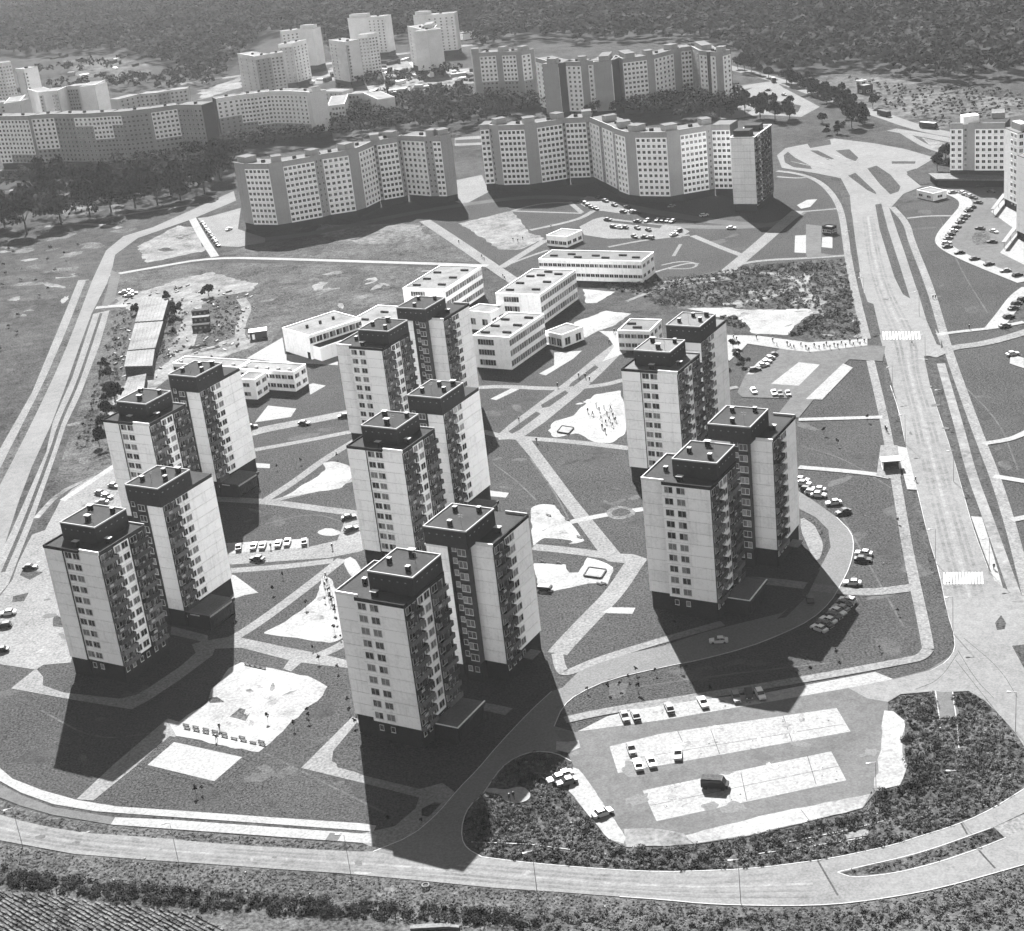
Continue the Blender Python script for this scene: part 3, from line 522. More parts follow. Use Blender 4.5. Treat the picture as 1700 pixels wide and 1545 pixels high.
def in_poly_sample(px, n_per_m2, extra=0):
    """random plan points inside a polygon given on the ground"""
    P = np.array([W(*p) for p in px]); lo, hi = P.min(0), P.max(0)
    n = int((hi-lo).prod()*n_per_m2)+1
    q = lo+NR.random((n, 2))*(hi-lo)
    return q[inside(q, P)]
def leafcloud(C, r, k, size, flat=1.0, zc=None, up=.0):
    """C (n,3) centres, r (n,) radii, k quads each"""
    n = len(C); N_ = n*k
    d = NR.normal(size=(N_, 3)); d /= np.linalg.norm(d, axis=1)[:, None]
    d[:, 2] = np.where(d[:, 2] < -.3, -d[:, 2], d[:, 2])
    rr = np.repeat(r, k)*(NR.random(N_)**.35)
    c = np.repeat(C, k, 0)+d*rr[:, None]*np.array([1, 1, flat])
    a = d+NR.normal(size=(N_, 3))*.7; a[:, 2] += up; a /= np.linalg.norm(a, axis=1)[:, None]
    t = np.cross(a, NR.normal(size=(N_, 3))); t /= np.linalg.norm(t, axis=1)[:, None]; b = np.cross(a, t)
    s = (np.repeat(size, k) if np.ndim(size) else size)*(.6+.8*NR.random(N_))
    s = s[:, None]*.5
    V = np.stack([c-t*s-b*s, c+t*s-b*s*.8, c+t*s*.9+b*s, c-t*s*.8+b*s*1.1], 1).reshape(-1, 3)
    F = np.arange(N_*4).reshape(-1, 4)
    return V, F
def mesh_np(name, V, F, m):
    me = bpy.data.meshes.new(name); me.from_pydata(V, [], F.tolist() if isinstance(F, np.ndarray) else F); me.materials.append(m); return me
def stuff(name, me):
    o = link(name, me); o['kind'] = 'stuff'; return o

# ------------------------------------------------------------------ tower blocks
PANEL = {}
def panel_mesh(wd, h, t, m):
    k = (round(wd, 2), round(h, 2), t, m.name)
    if k not in PANEL:
        b = MB(); b.box(0, -t, 0, wd, 0, h); PANEL[k] = b.mesh("panel", [m])
    return PANEL[k]
def window_mesh(name, wd, h, n, gi, fr=.07, sill=True):
    """casement window: frame proud of the wall, glass set back in it, sill below. gi: glass material index per light"""
    b = MB()
    b.box(-wd/2, -.05, 0, wd/2, -.045+.0, h, 1)
    xs = [-wd/2+i*wd/n for i in range(n+1)]
    for x in xs: b.box(x-fr/2, -.10, 0, x+fr/2, 0, h, 0)
    b.box(-wd/2, -.10, 0, wd/2, 0, fr, 0); b.box(-wd/2, -.10, h-fr, wd/2, 0, h, 0)
    for i in range(n): b.box(xs[i]+fr/2, -.06, fr, xs[i+1]-fr/2, -.04, h-fr, gi[i % len(gi)])
    if sill: b.box(-wd/2-.08, -.16, -.08, wd/2+.08, 0, 0, 0)
    return b.mesh(name, [frame_m, glass_m, curtain_m])
WIN = [window_mesh("window", 2.0, 1.6, 2, g_) for g_ in ((1, 1), (1, 2), (2, 1), (1, 1), (2, 2), (1, 1))]
WIN3 = [window_mesh("window", 2.2, 1.6, 3, g_) for g_ in ((1, 1, 1), (1, 2, 1), (2, 2, 1), (1, 1, 1))]
WINS = [window_mesh("window", 1.0, 1.3, 1, g_) for g_ in ((1,), (2,), (1,))]
WINB = [window_mesh("window", 2.4, 1.9, 3, g_, sill=False) for g_ in ((1, 2, 1), (2, 1, 1), (1, 1, 2))]
def balcony_mesh(v, wd, d=1.15):
    b = MB(); r = random.Random(v)
    b.box(-wd/2, -d, -.14, wd/2, 0, 0, 1)
    b.box(-wd/2, -d, 0, wd/2, -d+.07, 1.0, 0)
    b.box(-wd/2, -d+.07, 0, -wd/2+.07, 0, 1.0, 0); b.box(wd/2-.07, -d+.07, 0, wd/2, 0, 1.0, 0)
    b.box(-.06, -d+.07, 0, .06, 0, 2.6, 1)
    b.box(-wd/2, -d-.02, 1.0, wd/2, -d+.09, 1.05, 1)
    for i in range(3):
        if r.random() < .6:
            x = r.uniform(-wd/2+.3, wd/2-.8); b.box(x, -d+.15, .1, x+r.uniform(.3, .8), -d+.4, r.uniform(.9, 1.5), 2)
    if v % 3 == 0: b.box(-wd/2+.3, -d-.05, .35, -wd/2+1.5, -d-.02, .95, 2)
    return b.mesh("balcony", [(rail_d, rail_m, rail_d, rail_m)[v % 4], rail_m, rail_l])
BALC = {wd: [balcony_mesh(v, wd) for v in range(6)] for wd in (4.4, 5.0)}
b = MB(); b.box(-.42, -.42, 0, .42, .42, 1.15, 0); b.box(-.48, -.48, 1.15, .48, .48, 1.22, 1); VENT = b.mesh("roof_vent", [base_m, coping])
b = MB(); b.box(-.5, -.5, 0, .5, .5, 1.2, 0); b.box(-.8, -.6, 1.3, .8, .6, 1.4, 1); b.box(-.4, -.4, 1.2, .4, .4, 1.3, 0); VENTW = b.mesh("roof_vent", [base_m, coping])
Z0, SH, NS = 4.7, 2.85, 10
ZR = Z0+SH*NS
def put_face(root, x0, y0, rz, L_, kind, k0=0, k1=NS, pm=None):
    """one strip of facade: origin at x0,y0, running along +x rotated by rz, facing local -y"""
    c, s = math.cos(rz), math.sin(rz)
    P = lambda a, o=0.0: (x0+a*c+o*s, y0+a*s-o*c)
    for k in range(k0, k1):
        z = Z0+SH*k
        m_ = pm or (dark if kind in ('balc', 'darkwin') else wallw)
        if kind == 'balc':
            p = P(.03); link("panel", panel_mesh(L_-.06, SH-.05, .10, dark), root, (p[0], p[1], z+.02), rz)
            wd = 4.4 if L_ < 4.8 else 5.0
            p = P(L_/2, .10); link("balcony", rng.choice(BALC[wd]), root, (p[0], p[1], z+.02), rz)
            p = P(L_/2-L_*.22, .10); link("window", rng.choice(WIN), root, (p[0], p[1], z+.85), rz)
            p = P(L_/2+L_*.22, .10); link("window", rng.choice(WINB[:]), root, (p[0], p[1], z+.25), rz, (.6, 1, 1.1))
            continue
        p = P(.02); link("panel", panel_mesh(L_-.05, SH-.09, .12, m_), root, (p[0], p[1], z+.02), rz)
        if kind == 'win2':
            for a in (.27, .75): p = P(L_*a, .12); link("window", rng.choice(WIN), root, (p[0], p[1], z+.85), rz)
        if kind == 'win2r':
            p = P(L_*.22, .12); link("window", rng.choice(WIN), root, (p[0], p[1], z+.85), rz, (.8, 1, 1))
            p = P(L_*.70, .12); link("window", rng.choice(WIN), root, (p[0], p[1], z+.85), rz)
        if kind == 'darkwin':
            for a, f in ((.25, .75), (.73, .95)): p = P(L_*a, .12); link("window", rng.choice(WIN if f > .8 else WINS), root, (p[0], p[1], z+.85+(.9 if f < .8 else 0)), rz)
    # ground storey windows
    if kind in ('win2', 'win2r', 'darkwin', 'balc'):
        for a in (.27, .73): p = P(L_*a, -.15); link("window", rng.choice(WINS), root, (p[0], p[1], 2.6), rz)
def core_box(root, name, boxes, z0, z1, m_, inset=.0, mtop=None):
    b = MB()
    for (x0, y0, x1, y1) in boxes: b.box(x0+inset, y0+inset, z0, x1-inset, y1-inset, z1)
    return link(name, b.mesh(name, [m_]), root)
def rim(root, x0, y0, x1, y1, z, h=.35, t=.22, m_=coping, sides="fblr", name="roof_rim"):
    b = MB()
    if 'f' in sides: b.box(x0, y0, z, x1, y0+t, z+h)
    if 'b' in sides: b.box(x0, y1-t, z, x1, y1, z+h)
    if 'l' in sides: b.box(x0, y0+t, z, x0+t, y1-t, z+h)
    if 'r' in sides: b.box(x1-t, y0+t, z, x1, y1-t, z+h)
    return link(name, b.mesh(name, [m_]), root)
def penthouse(root, x0, y0, x1, y1, vents, fm=dark):
    b = MB(); b.box(x0, y0, ZR+.32, x1, y1, ZR+4.3, 0); p = link("penthouse", b.mesh("penthouse", [fm]), root)
    b = MB(); b.box(x0+.25, y0+.25, ZR+4.31, x1-.25, y1-.25, ZR+4.36); link("roof", b.mesh("roof", [felt]), root)
    rim(root, x0-.05, y0-.05, x1+.05, y1+.05, ZR+4.3, .34, .2)
    b = MB()
    for i in range(5): b.box(x0+1.2+i*1.9, y0-.03, ZR+2.9, x0+1.6+i*1.9, y0, ZR+3.15); b.box(x1, y0+1.2+i*1.9, ZR+2.9, x1+.03, y0+1.7+i*1.9, ZR+3.15)
    vg = link("vent_grille", b.mesh("vent_grille", [curtain_m]), p); vg["kind"] = "stuff"
    b = MB(); ax, ay = rng.uniform(x0+2, x1-2), rng.uniform(y0+2, y1-2); b.tube(ax, ay, ZR+4.3, ZR+7.6, .05, .03, 5); b.box(ax-.7, ay-.03, ZR+7.1, ax+.7, ay+.03, ZR+7.16); b.box(ax-.5, ay-.03, ZR+6.6, ax+.5, ay+.03, ZR+6.66)
    link("aerial", b.mesh("aerial", [metal]), root)
    for (a, c_) in vents: link("roof_vent", rng.choice((VENT, VENT, VENTW)), root, (x0+(x1-x0)*a, y0+(y1-y0)*c_, ZR+4.36))
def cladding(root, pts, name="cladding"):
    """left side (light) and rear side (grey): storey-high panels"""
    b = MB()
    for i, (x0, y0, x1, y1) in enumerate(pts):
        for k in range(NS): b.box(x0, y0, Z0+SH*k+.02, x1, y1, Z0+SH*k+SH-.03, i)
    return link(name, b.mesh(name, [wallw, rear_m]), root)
def entrance(root, x0, y0, x1, y1, shop):
    """flat roofed entrance pavilion"""
    h = 3.6
    b = MB(); b.box(x0, y0, 0, x1, y1, h, 0); a = link("entrance_hall", b.mesh("entrance_hall", [base_m]), root)
    b = MB(); b.box(x0-.0, y0-.5, h, x1+.6, y1+.1, h+.75); link("fascia", b.mesh("fascia", [base_m]), a)
    b = MB(); b.box(x0+.2, y0-.2, h+.75, x1+.3, y1-.2, h+.80); link("roof", b.mesh("roof", [felt_l]), a)
    b = MB(); b.box(x1+.3, y0-.5, h+.75, x1+.6, y1+.1, h+.9); b.box(x0, y0-.5, h+.75, x1+.3, y0-.25, h+.9); link("roof_rim", b.mesh("roof_rim", [walll if not shop else rail_m]), a)
    b = MB()
    n = 7
    for i in range(n): yy = y0+.4+i*(y1-y0-.8)/n; b.box(x1, yy, .4, x1+.04, yy+(y1-y0-.8)/n-.15, 2.9, 0)
    link("shop_window", b.mesh("shop_window", [glass_m]), a)
    if shop:
        b = MB(); y = y0-.1; r = random.Random(3)
        while y < y1-1.2:
            ww = r.uniform(.22, .5); b.box(x1+.6, y, h+.12, x1+.66, y+ww, h+.62); y += ww+r.uniform(.06, .14)
        link("sign_lettering", b.mesh("sign_lettering", [coping]), a)
        b = MB(); b.box(x0+1.5, y0-.56, h+.2, x0+4.4, y0-.5, h+.5); link("sign_lettering", b.mesh("sign_lettering", [rail_l]), a)
def unit_front(t):
    root = thing("apartment_tower", "x", "tower block")
    xl = -16.2 if t == 1 else -17.3
    a, b_ = (-10.7, -5.6) if t == 1 else (-11.8, -5.6)
    yl = -.5 if t == 1 else 1.1
    boxes = [(xl, yl, a, 15.6), (a, 0, 0, 15.6)]
    core_box(root, "body", [(xl+.02, yl, a, 15.6), (a, .0, 0, 15.6)], Z0, ZR, core)
    core_box(root, "plinth", [(xl+.25, yl+.2, a, 15.4), (a-.1, .2, -.2, 15.4)], -.3, Z0, base_m)
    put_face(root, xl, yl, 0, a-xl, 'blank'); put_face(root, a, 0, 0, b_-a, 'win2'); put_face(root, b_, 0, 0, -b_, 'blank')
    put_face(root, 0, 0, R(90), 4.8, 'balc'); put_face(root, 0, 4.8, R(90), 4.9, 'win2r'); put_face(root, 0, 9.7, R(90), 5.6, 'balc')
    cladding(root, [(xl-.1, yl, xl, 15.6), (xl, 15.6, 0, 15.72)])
    # roof deck and edges
    b = MB(); b.box(xl, yl, ZR, a, 15.6, ZR+.3); b.box(a, 0, ZR, 0, 15.6, ZR+.3); link("roof", b.mesh("roof", [felt]), root)
    if t == 1:
        rim(root, xl-.15, yl-.15, -5.6, 15.7, ZR-.1, .75, .25, base_m, "fl", "fascia"); rim(root, -5.6, -.14, .15, 15.7, ZR-.1, .85, .3, walll, "f", "gable_top")
        rim(root, -5.6, -.14, .25, 15.7, ZR-.1, .72, .3, dark, "r", "fascia"); rim(root, xl, yl, 0, 15.75, ZR+.3, .4, .2, coping, "b", "parapet")
        penthouse(root, -14.3, 4.0, -3.6, 14.6, ((.2, .75), (.55, .3), (.8, .8)))
        for x, y in ((-8.2, 1.8), (-1.6, 5.5)): link("roof_vent", VENTW, root, (x, y, ZR+.3))
    else:
        rim(root, xl-.1, yl-.1, a, 15.7, ZR-.1, .75, .25, walll, "f", "gable_top"); rim(root, a, -.2, .25, 15.7, ZR-.15, .8, .3, base_m, "fr", "fascia")
        rim(root, xl-.1, yl, 0, 15.75, ZR+.3, .35, .2, coping, "bl", "parapet")
        penthouse(root, -10.8, 4.3, .1, 15.4, ((.2, .45), (.45, .85), (.75, .25)))
        for x, y in ((-8.0, 1.8), (-13.5, 6.5)): link("roof_vent", VENTW if x > -9 else VENT, root, (x, y, ZR+.3))
        entrance(root, .4, 4.0, 6.0, 14.8, False)
    return root
def unit_rear(t):
    root = thing("apartment_tower", "x", "tower block")
    if t == 1:
        x0, xg, x1, yf, yg, yb = -14.3, -9.1, -4.2, 26.4, 26.8, 45.7
        core_box(root, "body", [(x0, yf, xg, yb), (xg, yg, x1, yb)], Z0, ZR, core)
        core_box(root, "plinth", [(x0+.2, yf+.2, xg, yb-.2), (xg-.1, yg+.2, x1-.2, yb-.2)], -.3, Z0, base_m)
        put_face(root, x0, yf, 0, xg-x0, 'darkwin'); put_face(root, xg, yg, 0, x1-xg, 'blank')
        b = MB(); b.box(xg-.12, yg-.12, Z0, xg, yg, ZR); link("gable_edge", b.mesh("gable_edge", [wallw]), root)
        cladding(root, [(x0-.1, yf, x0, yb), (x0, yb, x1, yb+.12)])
        b = MB(); b.box(x0, yf, ZR, x1, yb, ZR+.3); link("roof", b.mesh("roof", [felt]), root)
        rim(root, x0, yf-.2, x1+.2, yb, ZR-.35, .9, .3, dark, "fr", "fascia")
        penthouse(root, x0-.1, yf-.2, x1+.15, 38.2, ((.25, .3), (.45, .75), (.8, .85), (.8, .45)))
        rs = [(yg, 4.7, 'balc'), (yg+4.7, 4.7, 'win2r'), (yg+9.4, 4.7, 'blank'), (yg+14.1, yb-yg-14.1, 'blank')]
        ent = (x1+.2, yg+.6, x1+7.0, yg+10.2, True)
    else:
        x0, xc, xg, x1, yf, yc, yg, yb = -11.0, -5.6, -1.8, 3.7, 26.5, 27.6, 29.7, 45.6
        core_box(root, "body", [(x0, yf, xc, yb), (xc, yc, xg, yb), (xg, yg, x1, yb)], Z0, ZR, core)
        core_box(root, "plinth", [(x0+.2, yf+.2, xc-.1, yb-.2), (xc-.1, yc+.2, xg+.1, yb-.2), (xg+.1, yg+.2, x1-.2, yb-.2)], -.3, Z0, base_m)
        put_face(root, x0, yf, 0, xc-x0, 'blank'); put_face(root, xc, yc, 0, xg-xc, 'darkwin'); put_face(root, xg, yg, 0, x1-xg, 'blank')
        b = MB()
        b.box(xc, yf, Z0, xc+.02, yc-.12, ZR); link("recess_wall", b.mesh("recess_wall", [dark]), root)
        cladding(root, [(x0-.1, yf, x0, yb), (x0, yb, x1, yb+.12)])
        b = MB(); b.box(x0, yf, ZR, xc, yb, ZR+.3); b.box(xc, yc, ZR, xg, yb, ZR+.3); b.box(xg, yg, ZR, x1, yb, ZR+.3); link("roof", b.mesh("roof", [felt]), root)
        b = MB(); b.box(x1-.15, yg+.15, ZR-.15, x1+.25, yb, ZR+.65); link("fascia", b.mesh("fascia", [base_m]), root)
        b = MB(); b.box(xg, yg-.14, ZR-.1, x1+.1, yg+.15, ZR+.65); b.box(x0-.3, yf-.14, ZR-.1, xc, yf-.0, ZR+.4); link("gable_top", b.mesh("gable_top", [walll]), root)
        b = MB(); b.box(xg, yb-.3, ZR+.3, x1, yb, ZR+.9); link("parapet", b.mesh("parapet", [coping]), root)
        penthouse(root, x0-.1, yf-.1, -.4, 38.6, ((.5, .2), (.25, .75), (.75, .85)))
        link("roof_vent", VENTW, root, (1.6, 36.0, ZR+.3))
        rs = [(yg, 4.9, 'balc'), (yg+4.9, 4.2, 'win2r'), (yg+9.1, yb-yg-9.1, 'blank')]
        ent = None
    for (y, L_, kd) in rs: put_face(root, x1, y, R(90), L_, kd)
    if ent: entrance(root, *ent)
    else:
        b = MB(); b.box(x1+.3, yg+6, 2.9, x1+3.0, yg+10, 3.1); link("canopy", b.mesh("canopy", [rail_m]), root)
    return root
PF, PRr = {1: unit_front(1), 2: unit_front(2)}, {1: unit_rear(1), 2: unit_rear(2)}
def recentre(root, cx, cy):
    for ch in root.children: ch.location.x -= cx; ch.location.y -= cy
recentre(PF[1], -8, 8); recentre(PF[2], -8.5, 8); recentre(PRr[1], -9, 36); recentre(PRr[2], -3.5, 36)
OFFS = {('f', 1): (-8, 8), ('f', 2): (-8.5, 8), ('r', 1): (-9, 36), ('r', 2): (-3.5, 36)}
PAIRS = [("A", -94.5, 323.3, 1, "front left white pair by the pale car park"), ("B", -97.3, 406.5, 1, "white pair beside the kindergarten, upper left"),
         ("C", -24.7, 280.2, 2, "front centre white pair beside the dark access road"), ("D", -26.8, 364.4, 1, "middle centre white pair"),
         ("E", -34.7, 450.1, 2, "back centre white pair in front of the school"), ("F", 43.2, 320.6, 2, "front right white pair inside the road's bend"),
         ("G", 46.9, 399.0, 1, "back right white pair next to the playground")]
TA = R(-31.3); cu, su = math.cos(TA), math.sin(TA)
used = set()
WSETS = [WIN, WIN3, WINS, WINB]
def wmix(o):
    for ch in o.children:
        if ch.name.startswith("window"):
            for S_ in WSETS:
                if ch.data in S_: ch.data = rng.choice(S_)
        elif ch.name.startswith("balcony"):
            for S_ in BALC.values():
                if ch.data in S_: ch.data = rng.choice(S_)
for key, px_, py_, t, ph in PAIRS:
    for part in 'fr':
        src = PF[t] if part == 'f' else PRr[t]
        if (part, t) in used: o = copy_tree(src); wmix(o)
        else: o = src; used.add((part, t))
        ox, oy = OFFS[(part, t)]
        o.location = (px_+ox*cu-oy*su, py_+ox*su+oy*cu, 0); o.rotation_euler = (0, 0, TA)
        if part == 'f': tag(o, f"near tower of the {ph}", "tower block", "white panel tower blocks")
        else: tag(o, f"far tower of the {ph}", "tower block", "white panel tower blocks")
        if key == "G":  # reflection on this pair's roofs put into the colour as paler felt
            for ch in o.children:
                if ch.name.startswith("roof") and not ch.name.startswith(("roof_vent", "roof_rim")):
                    me = ch.data.copy(); me.materials[0] = felt_l; ch.data = me

# ------------------------------------------------------------------ long slab blocks
def slab(name, label, org, s, z, pts, kinds, zt=33.5, zb=3.5, rows=10, depth=11.5, cat="apartment block", lift=True, face=None, back=None, joined=False, plinth=None, roofm=None):
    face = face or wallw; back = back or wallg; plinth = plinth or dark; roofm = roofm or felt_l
    P = [W(org[0]+p[0]/s, org[1]+p[1]/s, z) for p in pts]
    c = sum(P)/len(P)
    root = thing(name, label, cat, (c[0], c[1], 0))
    P = [p-c for p in P]
    nb = MB(); wn = []; br = MB(); rf = MB(); lf = MB(); wl = {}
    sh = (zt-2.2-zb)/rows if zt > 20 else (zt-.6-zb)/rows
    normals = []
    for a, b_ in zip(P[:-1], P[1:]):
        d = b_-a; d = d/np.linalg.norm(d); normals.append(np.array([-d[1], d[0]]))
    for i, (a, b_, kd) in enumerate(zip(P[:-1], P[1:], kinds)):
        d = b_-a; L_ = float(np.linalg.norm(d)); d = d/L_; nrm = normals[i]
        if nrm @ (c+a) < 0 and kd[0] != 'g': nrm = -nrm
        an = math.atan2(d[1], d[0])
        dn = depth
        quad = [tuple(a), tuple(b_), tuple(b_+nrm*dn), tuple(a+nrm*dn)]
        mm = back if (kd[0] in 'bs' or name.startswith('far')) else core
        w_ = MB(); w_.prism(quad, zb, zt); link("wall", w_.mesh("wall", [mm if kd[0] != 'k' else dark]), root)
        br.prism([tuple(a+nrm*.6), tuple(b_+nrm*.6), tuple(b_+nrm*(dn-.4)), tuple(a+nrm*(dn-.4))], -.3, zb)
        rf.prism([tuple(a+nrm*.3), tuple(b_+nrm*.3), tuple(b_+nrm*(dn-.3)), tuple(a+nrm*(dn-.3))], zt+.01+.01*(i % 2), zt+.06+.01*(i % 2))
        lf.prism([tuple(a-nrm*.05), tuple(b_-nrm*.05), tuple(b_+nrm*.25), tuple(a+nrm*.25)], zt-.02, zt+.45)
        ang = an
        out = -nrm
        # local frame: facing -y means outward; choose start so that outward is -y of rotated frame
        lx = np.array([math.cos(an), math.sin(an)]); ly = np.array([-lx[1], lx[0]])
        st, ang = (a, an) if ly @ out < 0 else (b_, an+math.pi)
        lx = np.array([math.cos(ang), math.sin(ang)])
        if kd[0] in 'wk':
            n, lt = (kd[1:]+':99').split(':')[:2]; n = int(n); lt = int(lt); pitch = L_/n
            for r_ in range(rows):
                zz = zb+sh*r_
                p = st+lx*.05
                link("panel", panel_mesh(L_-.1, sh-.06, .14, (face if rows-r_ <= lt else grey_m) if kd[0] == 'w' else dark), root, (p[0], p[1], zz), ang)
                for j in range(n):
                    q = st+lx*pitch*(j+.5)+out*.14
                    wn.append((q, ang, zz+sh*.27, min(1.5, pitch*.66), sh*.52))
            # blank attic band
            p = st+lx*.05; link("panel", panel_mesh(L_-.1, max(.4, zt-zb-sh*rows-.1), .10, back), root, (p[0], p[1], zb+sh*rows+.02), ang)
        if kd[0] == 's':
            n = int(kd[1:] or 2); pitch = L_/n
            for r_ in range(rows*1):
                for j in range(n):
                    q = st+lx*pitch*(j+.5)
                    wn.append((q, ang, zb+sh*(r_+.6), min(1.0, pitch*.6), sh*.5))
        if kd[0] == 'v':   # balcony side
            n = int(kd[1:])
            for r_ in range(rows):
                zz = zb+sh*r_
                for j in range(n):
                    pit = L_/n; q = st+lx*pit*(j+.5)
                    if j % 2 == 0:
                        o = link("balcony", BALC[4.4][(r_+j) % 6], root, (q[0], q[1], zz), ang, (pit/4.4*.9, 1, 1))
                    else: wn.append((q, ang, zz+sh*.27, 1.5, sh*.52))
        if lift and (kd[0] == 's' or (kd[0] == 'b' and L_ > 4)):
            m_ = (a+b_)/2+nrm*5
            lb = MB(); lb.obox(m_, d, max(4.5, L_*.9), 6, zt+.06, zt+2.7); l_ = link("lift_house", lb.mesh("lift_house", [back]), root)
            lb = MB(); lb.obox(m_, d, max(5.0, L_*.9+.5), 6.5, zt+2.7, zt+2.9); link("roof", lb.mesh("roof", [roofm]), l_)
        elif lift and L_ > 9:
            m_ = a+d*L_*rng.uniform(.35, .65)+nrm*4.5
            lb = MB(); lb.obox(m_, d, 1.8, 1.2, zt+.06, zt+1.2); link("roof_vent", lb.mesh("roof_vent", [base_m]), root)
    link("ground_storey", br.mesh("ground_storey", [plinth]), root); link("roof", rf.mesh("roof", [roofm]), root); link("parapet", lf.mesh("parapet", [back]), root)
    # windows: the first 300 one by one (nearest first), the rest in one mesh
    wn.sort(key=lambda q: np.linalg.norm(q[0]+c))
    base = {}
    lim = 0 if joined else 300
    for q, ang, zz, ww, hh in wn[:lim]:
        k = (round(ww, 1), round(hh, 1))
        if k not in base: base[k] = [window_mesh("window", max(k[0], .5), k[1], 2, g_, fr=.05, sill=False) for g_ in ((1, 1), (1, 1), (1, 2))]
        link("window", rng.choice(base[k]), root, (q[0], q[1], zz), ang)
    if wn[lim:]:
        b2 = MB()
        for q, ang, zz, ww, hh in wn[lim:]:
            lx = np.array([math.cos(ang), math.sin(ang)]); ou = np.array([lx[1], -lx[0]])
            b2.obox(q+ou*.02, lx, ww, .08, zz, zz+hh, 0)
        o = link("window", b2.mesh("window", [glass_m]), root); o['kind'] = 'stuff'
    return root

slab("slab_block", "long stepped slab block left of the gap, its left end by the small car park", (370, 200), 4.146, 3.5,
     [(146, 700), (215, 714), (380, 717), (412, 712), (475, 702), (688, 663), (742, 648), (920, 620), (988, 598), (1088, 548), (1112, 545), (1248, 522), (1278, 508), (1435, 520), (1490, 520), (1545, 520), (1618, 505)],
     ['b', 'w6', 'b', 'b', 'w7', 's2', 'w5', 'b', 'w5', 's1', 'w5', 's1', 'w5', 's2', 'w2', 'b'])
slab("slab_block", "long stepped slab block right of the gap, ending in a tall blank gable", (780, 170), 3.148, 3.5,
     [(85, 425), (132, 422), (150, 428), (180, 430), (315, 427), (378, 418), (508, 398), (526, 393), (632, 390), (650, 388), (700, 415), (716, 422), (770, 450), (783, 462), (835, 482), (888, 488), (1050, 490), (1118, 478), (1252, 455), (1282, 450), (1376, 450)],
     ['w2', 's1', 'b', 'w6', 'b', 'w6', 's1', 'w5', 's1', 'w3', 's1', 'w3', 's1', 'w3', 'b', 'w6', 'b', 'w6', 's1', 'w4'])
# end tower of the right slab: blank gable towards the camera, balconies on its side
def box_building(name, label, cat, A, B, C, z, zt, org=(0, 0), s=1.0, group=None):
    """rectangular building from three roof or wall corners seen in the photograph: left, front, right"""
    a, b_, c = (W(org[0]+p[0]/s, org[1]+p[1]/s, z) for p in (A, B, C))
    u = b_-a; Lu = np.linalg.norm(u); u = u/Lu; v = np.array([-u[1], u[0]])
    if v @ (c-b_) < 0: v = -v
    Lv = float((c-b_) @ v); ang = math.atan2(u[1], u[0])
    root = thing(name, label, cat, (a[0], a[1], 0), ang, group)
    return root, float(Lu), Lv
root, Lu, Lv = box_building("gable_tower", "tall end block with a blank pale gable and balconies down its right side", "apartment block", (1380, 530), (1502, 530), (1590, 455), 3.5, 33.5, (780, 170), 3.148)
Z0s, SHs = Z0, SH
b = MB(); b.box(0, 0, 3.5, Lu, Lv, 33.3); link("body", b.mesh("body", [core]), root)
b = MB(); b.box(.3, .3, -.3, Lu-.3, Lv-.3, 3.5); link("plinth", b.mesh("plinth", [dark]), root)
Z0 = 3.5; SH = 2.98
put_face(root, 0, 0, 0, Lu/2, 'blank', pm=walll); put_face(root, Lu/2, 0, 0, Lu/2, 'blank', pm=walll)
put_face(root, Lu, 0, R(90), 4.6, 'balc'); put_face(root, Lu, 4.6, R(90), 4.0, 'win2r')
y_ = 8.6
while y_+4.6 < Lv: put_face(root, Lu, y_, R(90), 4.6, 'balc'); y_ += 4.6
cladding(root, [(-.1, 0, 0, Lv), (0, Lv, Lu, Lv+.12)])
Z0, SH = Z0s, SHs
b = MB(); b.box(-.1, -.1, 33.3, Lu+.1, Lv+.1, 33.5); link("roof", b.mesh("roof", [felt_l]), root)
rim(root, -.2, -.2, Lu+.2, Lv+.2, 33.4, .5, .3, walll, name="parapet")
b = MB(); b.box(1, 1.2, 33.5, 8.5, 7, 36.4); link("lift_house", b.mesh("lift_house", [dark]), root)
b = MB(); b.box(2, Lv*.55, 33.5, 9, Lv*.55+6, 36); link("lift_house", b.mesh("lift_house", [dark]), root)

slab("slab_block", "far slab block behind the trees, left part of the long row below the forest", (760, 50), 3.542, 33.5,
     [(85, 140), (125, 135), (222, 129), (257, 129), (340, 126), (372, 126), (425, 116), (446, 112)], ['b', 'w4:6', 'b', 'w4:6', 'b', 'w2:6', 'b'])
slab("slab_block", "far zigzag slab block below the forest, right part of the long row", (760, 50), 3.542, 33.5,
     [(458, 165), (530, 185), (590, 196), (612, 188), (722, 188), (764, 182), (905, 178), (928, 150), (946, 160), (968, 170), (1110, 152), (1152, 146), (1266, 116), (1310, 104), (1372, 96), (1420, 122), (1515, 132), (1556, 130), (1602, 116)],
     ['w3', 'w2', 'b', 'w4', 'b', 'w5', 'b', 'b', 'b', 'w6', 'b', 'w5', 'b', 'w3', 's2', 'w4', 'b', 'w2'])
slab("slab_block", "hazy long slab block at the left edge, above the big trees", (0, 80), 4.25, 33.5,
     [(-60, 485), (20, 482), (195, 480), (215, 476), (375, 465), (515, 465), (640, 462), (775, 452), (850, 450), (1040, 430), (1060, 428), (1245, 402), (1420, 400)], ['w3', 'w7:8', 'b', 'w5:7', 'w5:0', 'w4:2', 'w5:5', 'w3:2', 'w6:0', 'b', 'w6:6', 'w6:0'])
slab("slab_block", "hazy eight-storey block with an even grid of windows behind the left slab", (340, 10), 3.864, 29,
     [(70, 596), (215, 572), (310, 562), (415, 548), (540, 547), (650, 552), (672, 556)], ['w4:4', 'w4:6', 'w4:7', 'w5:7', 'w4:7', 'b'], zt=29, rows=9, back=walll)
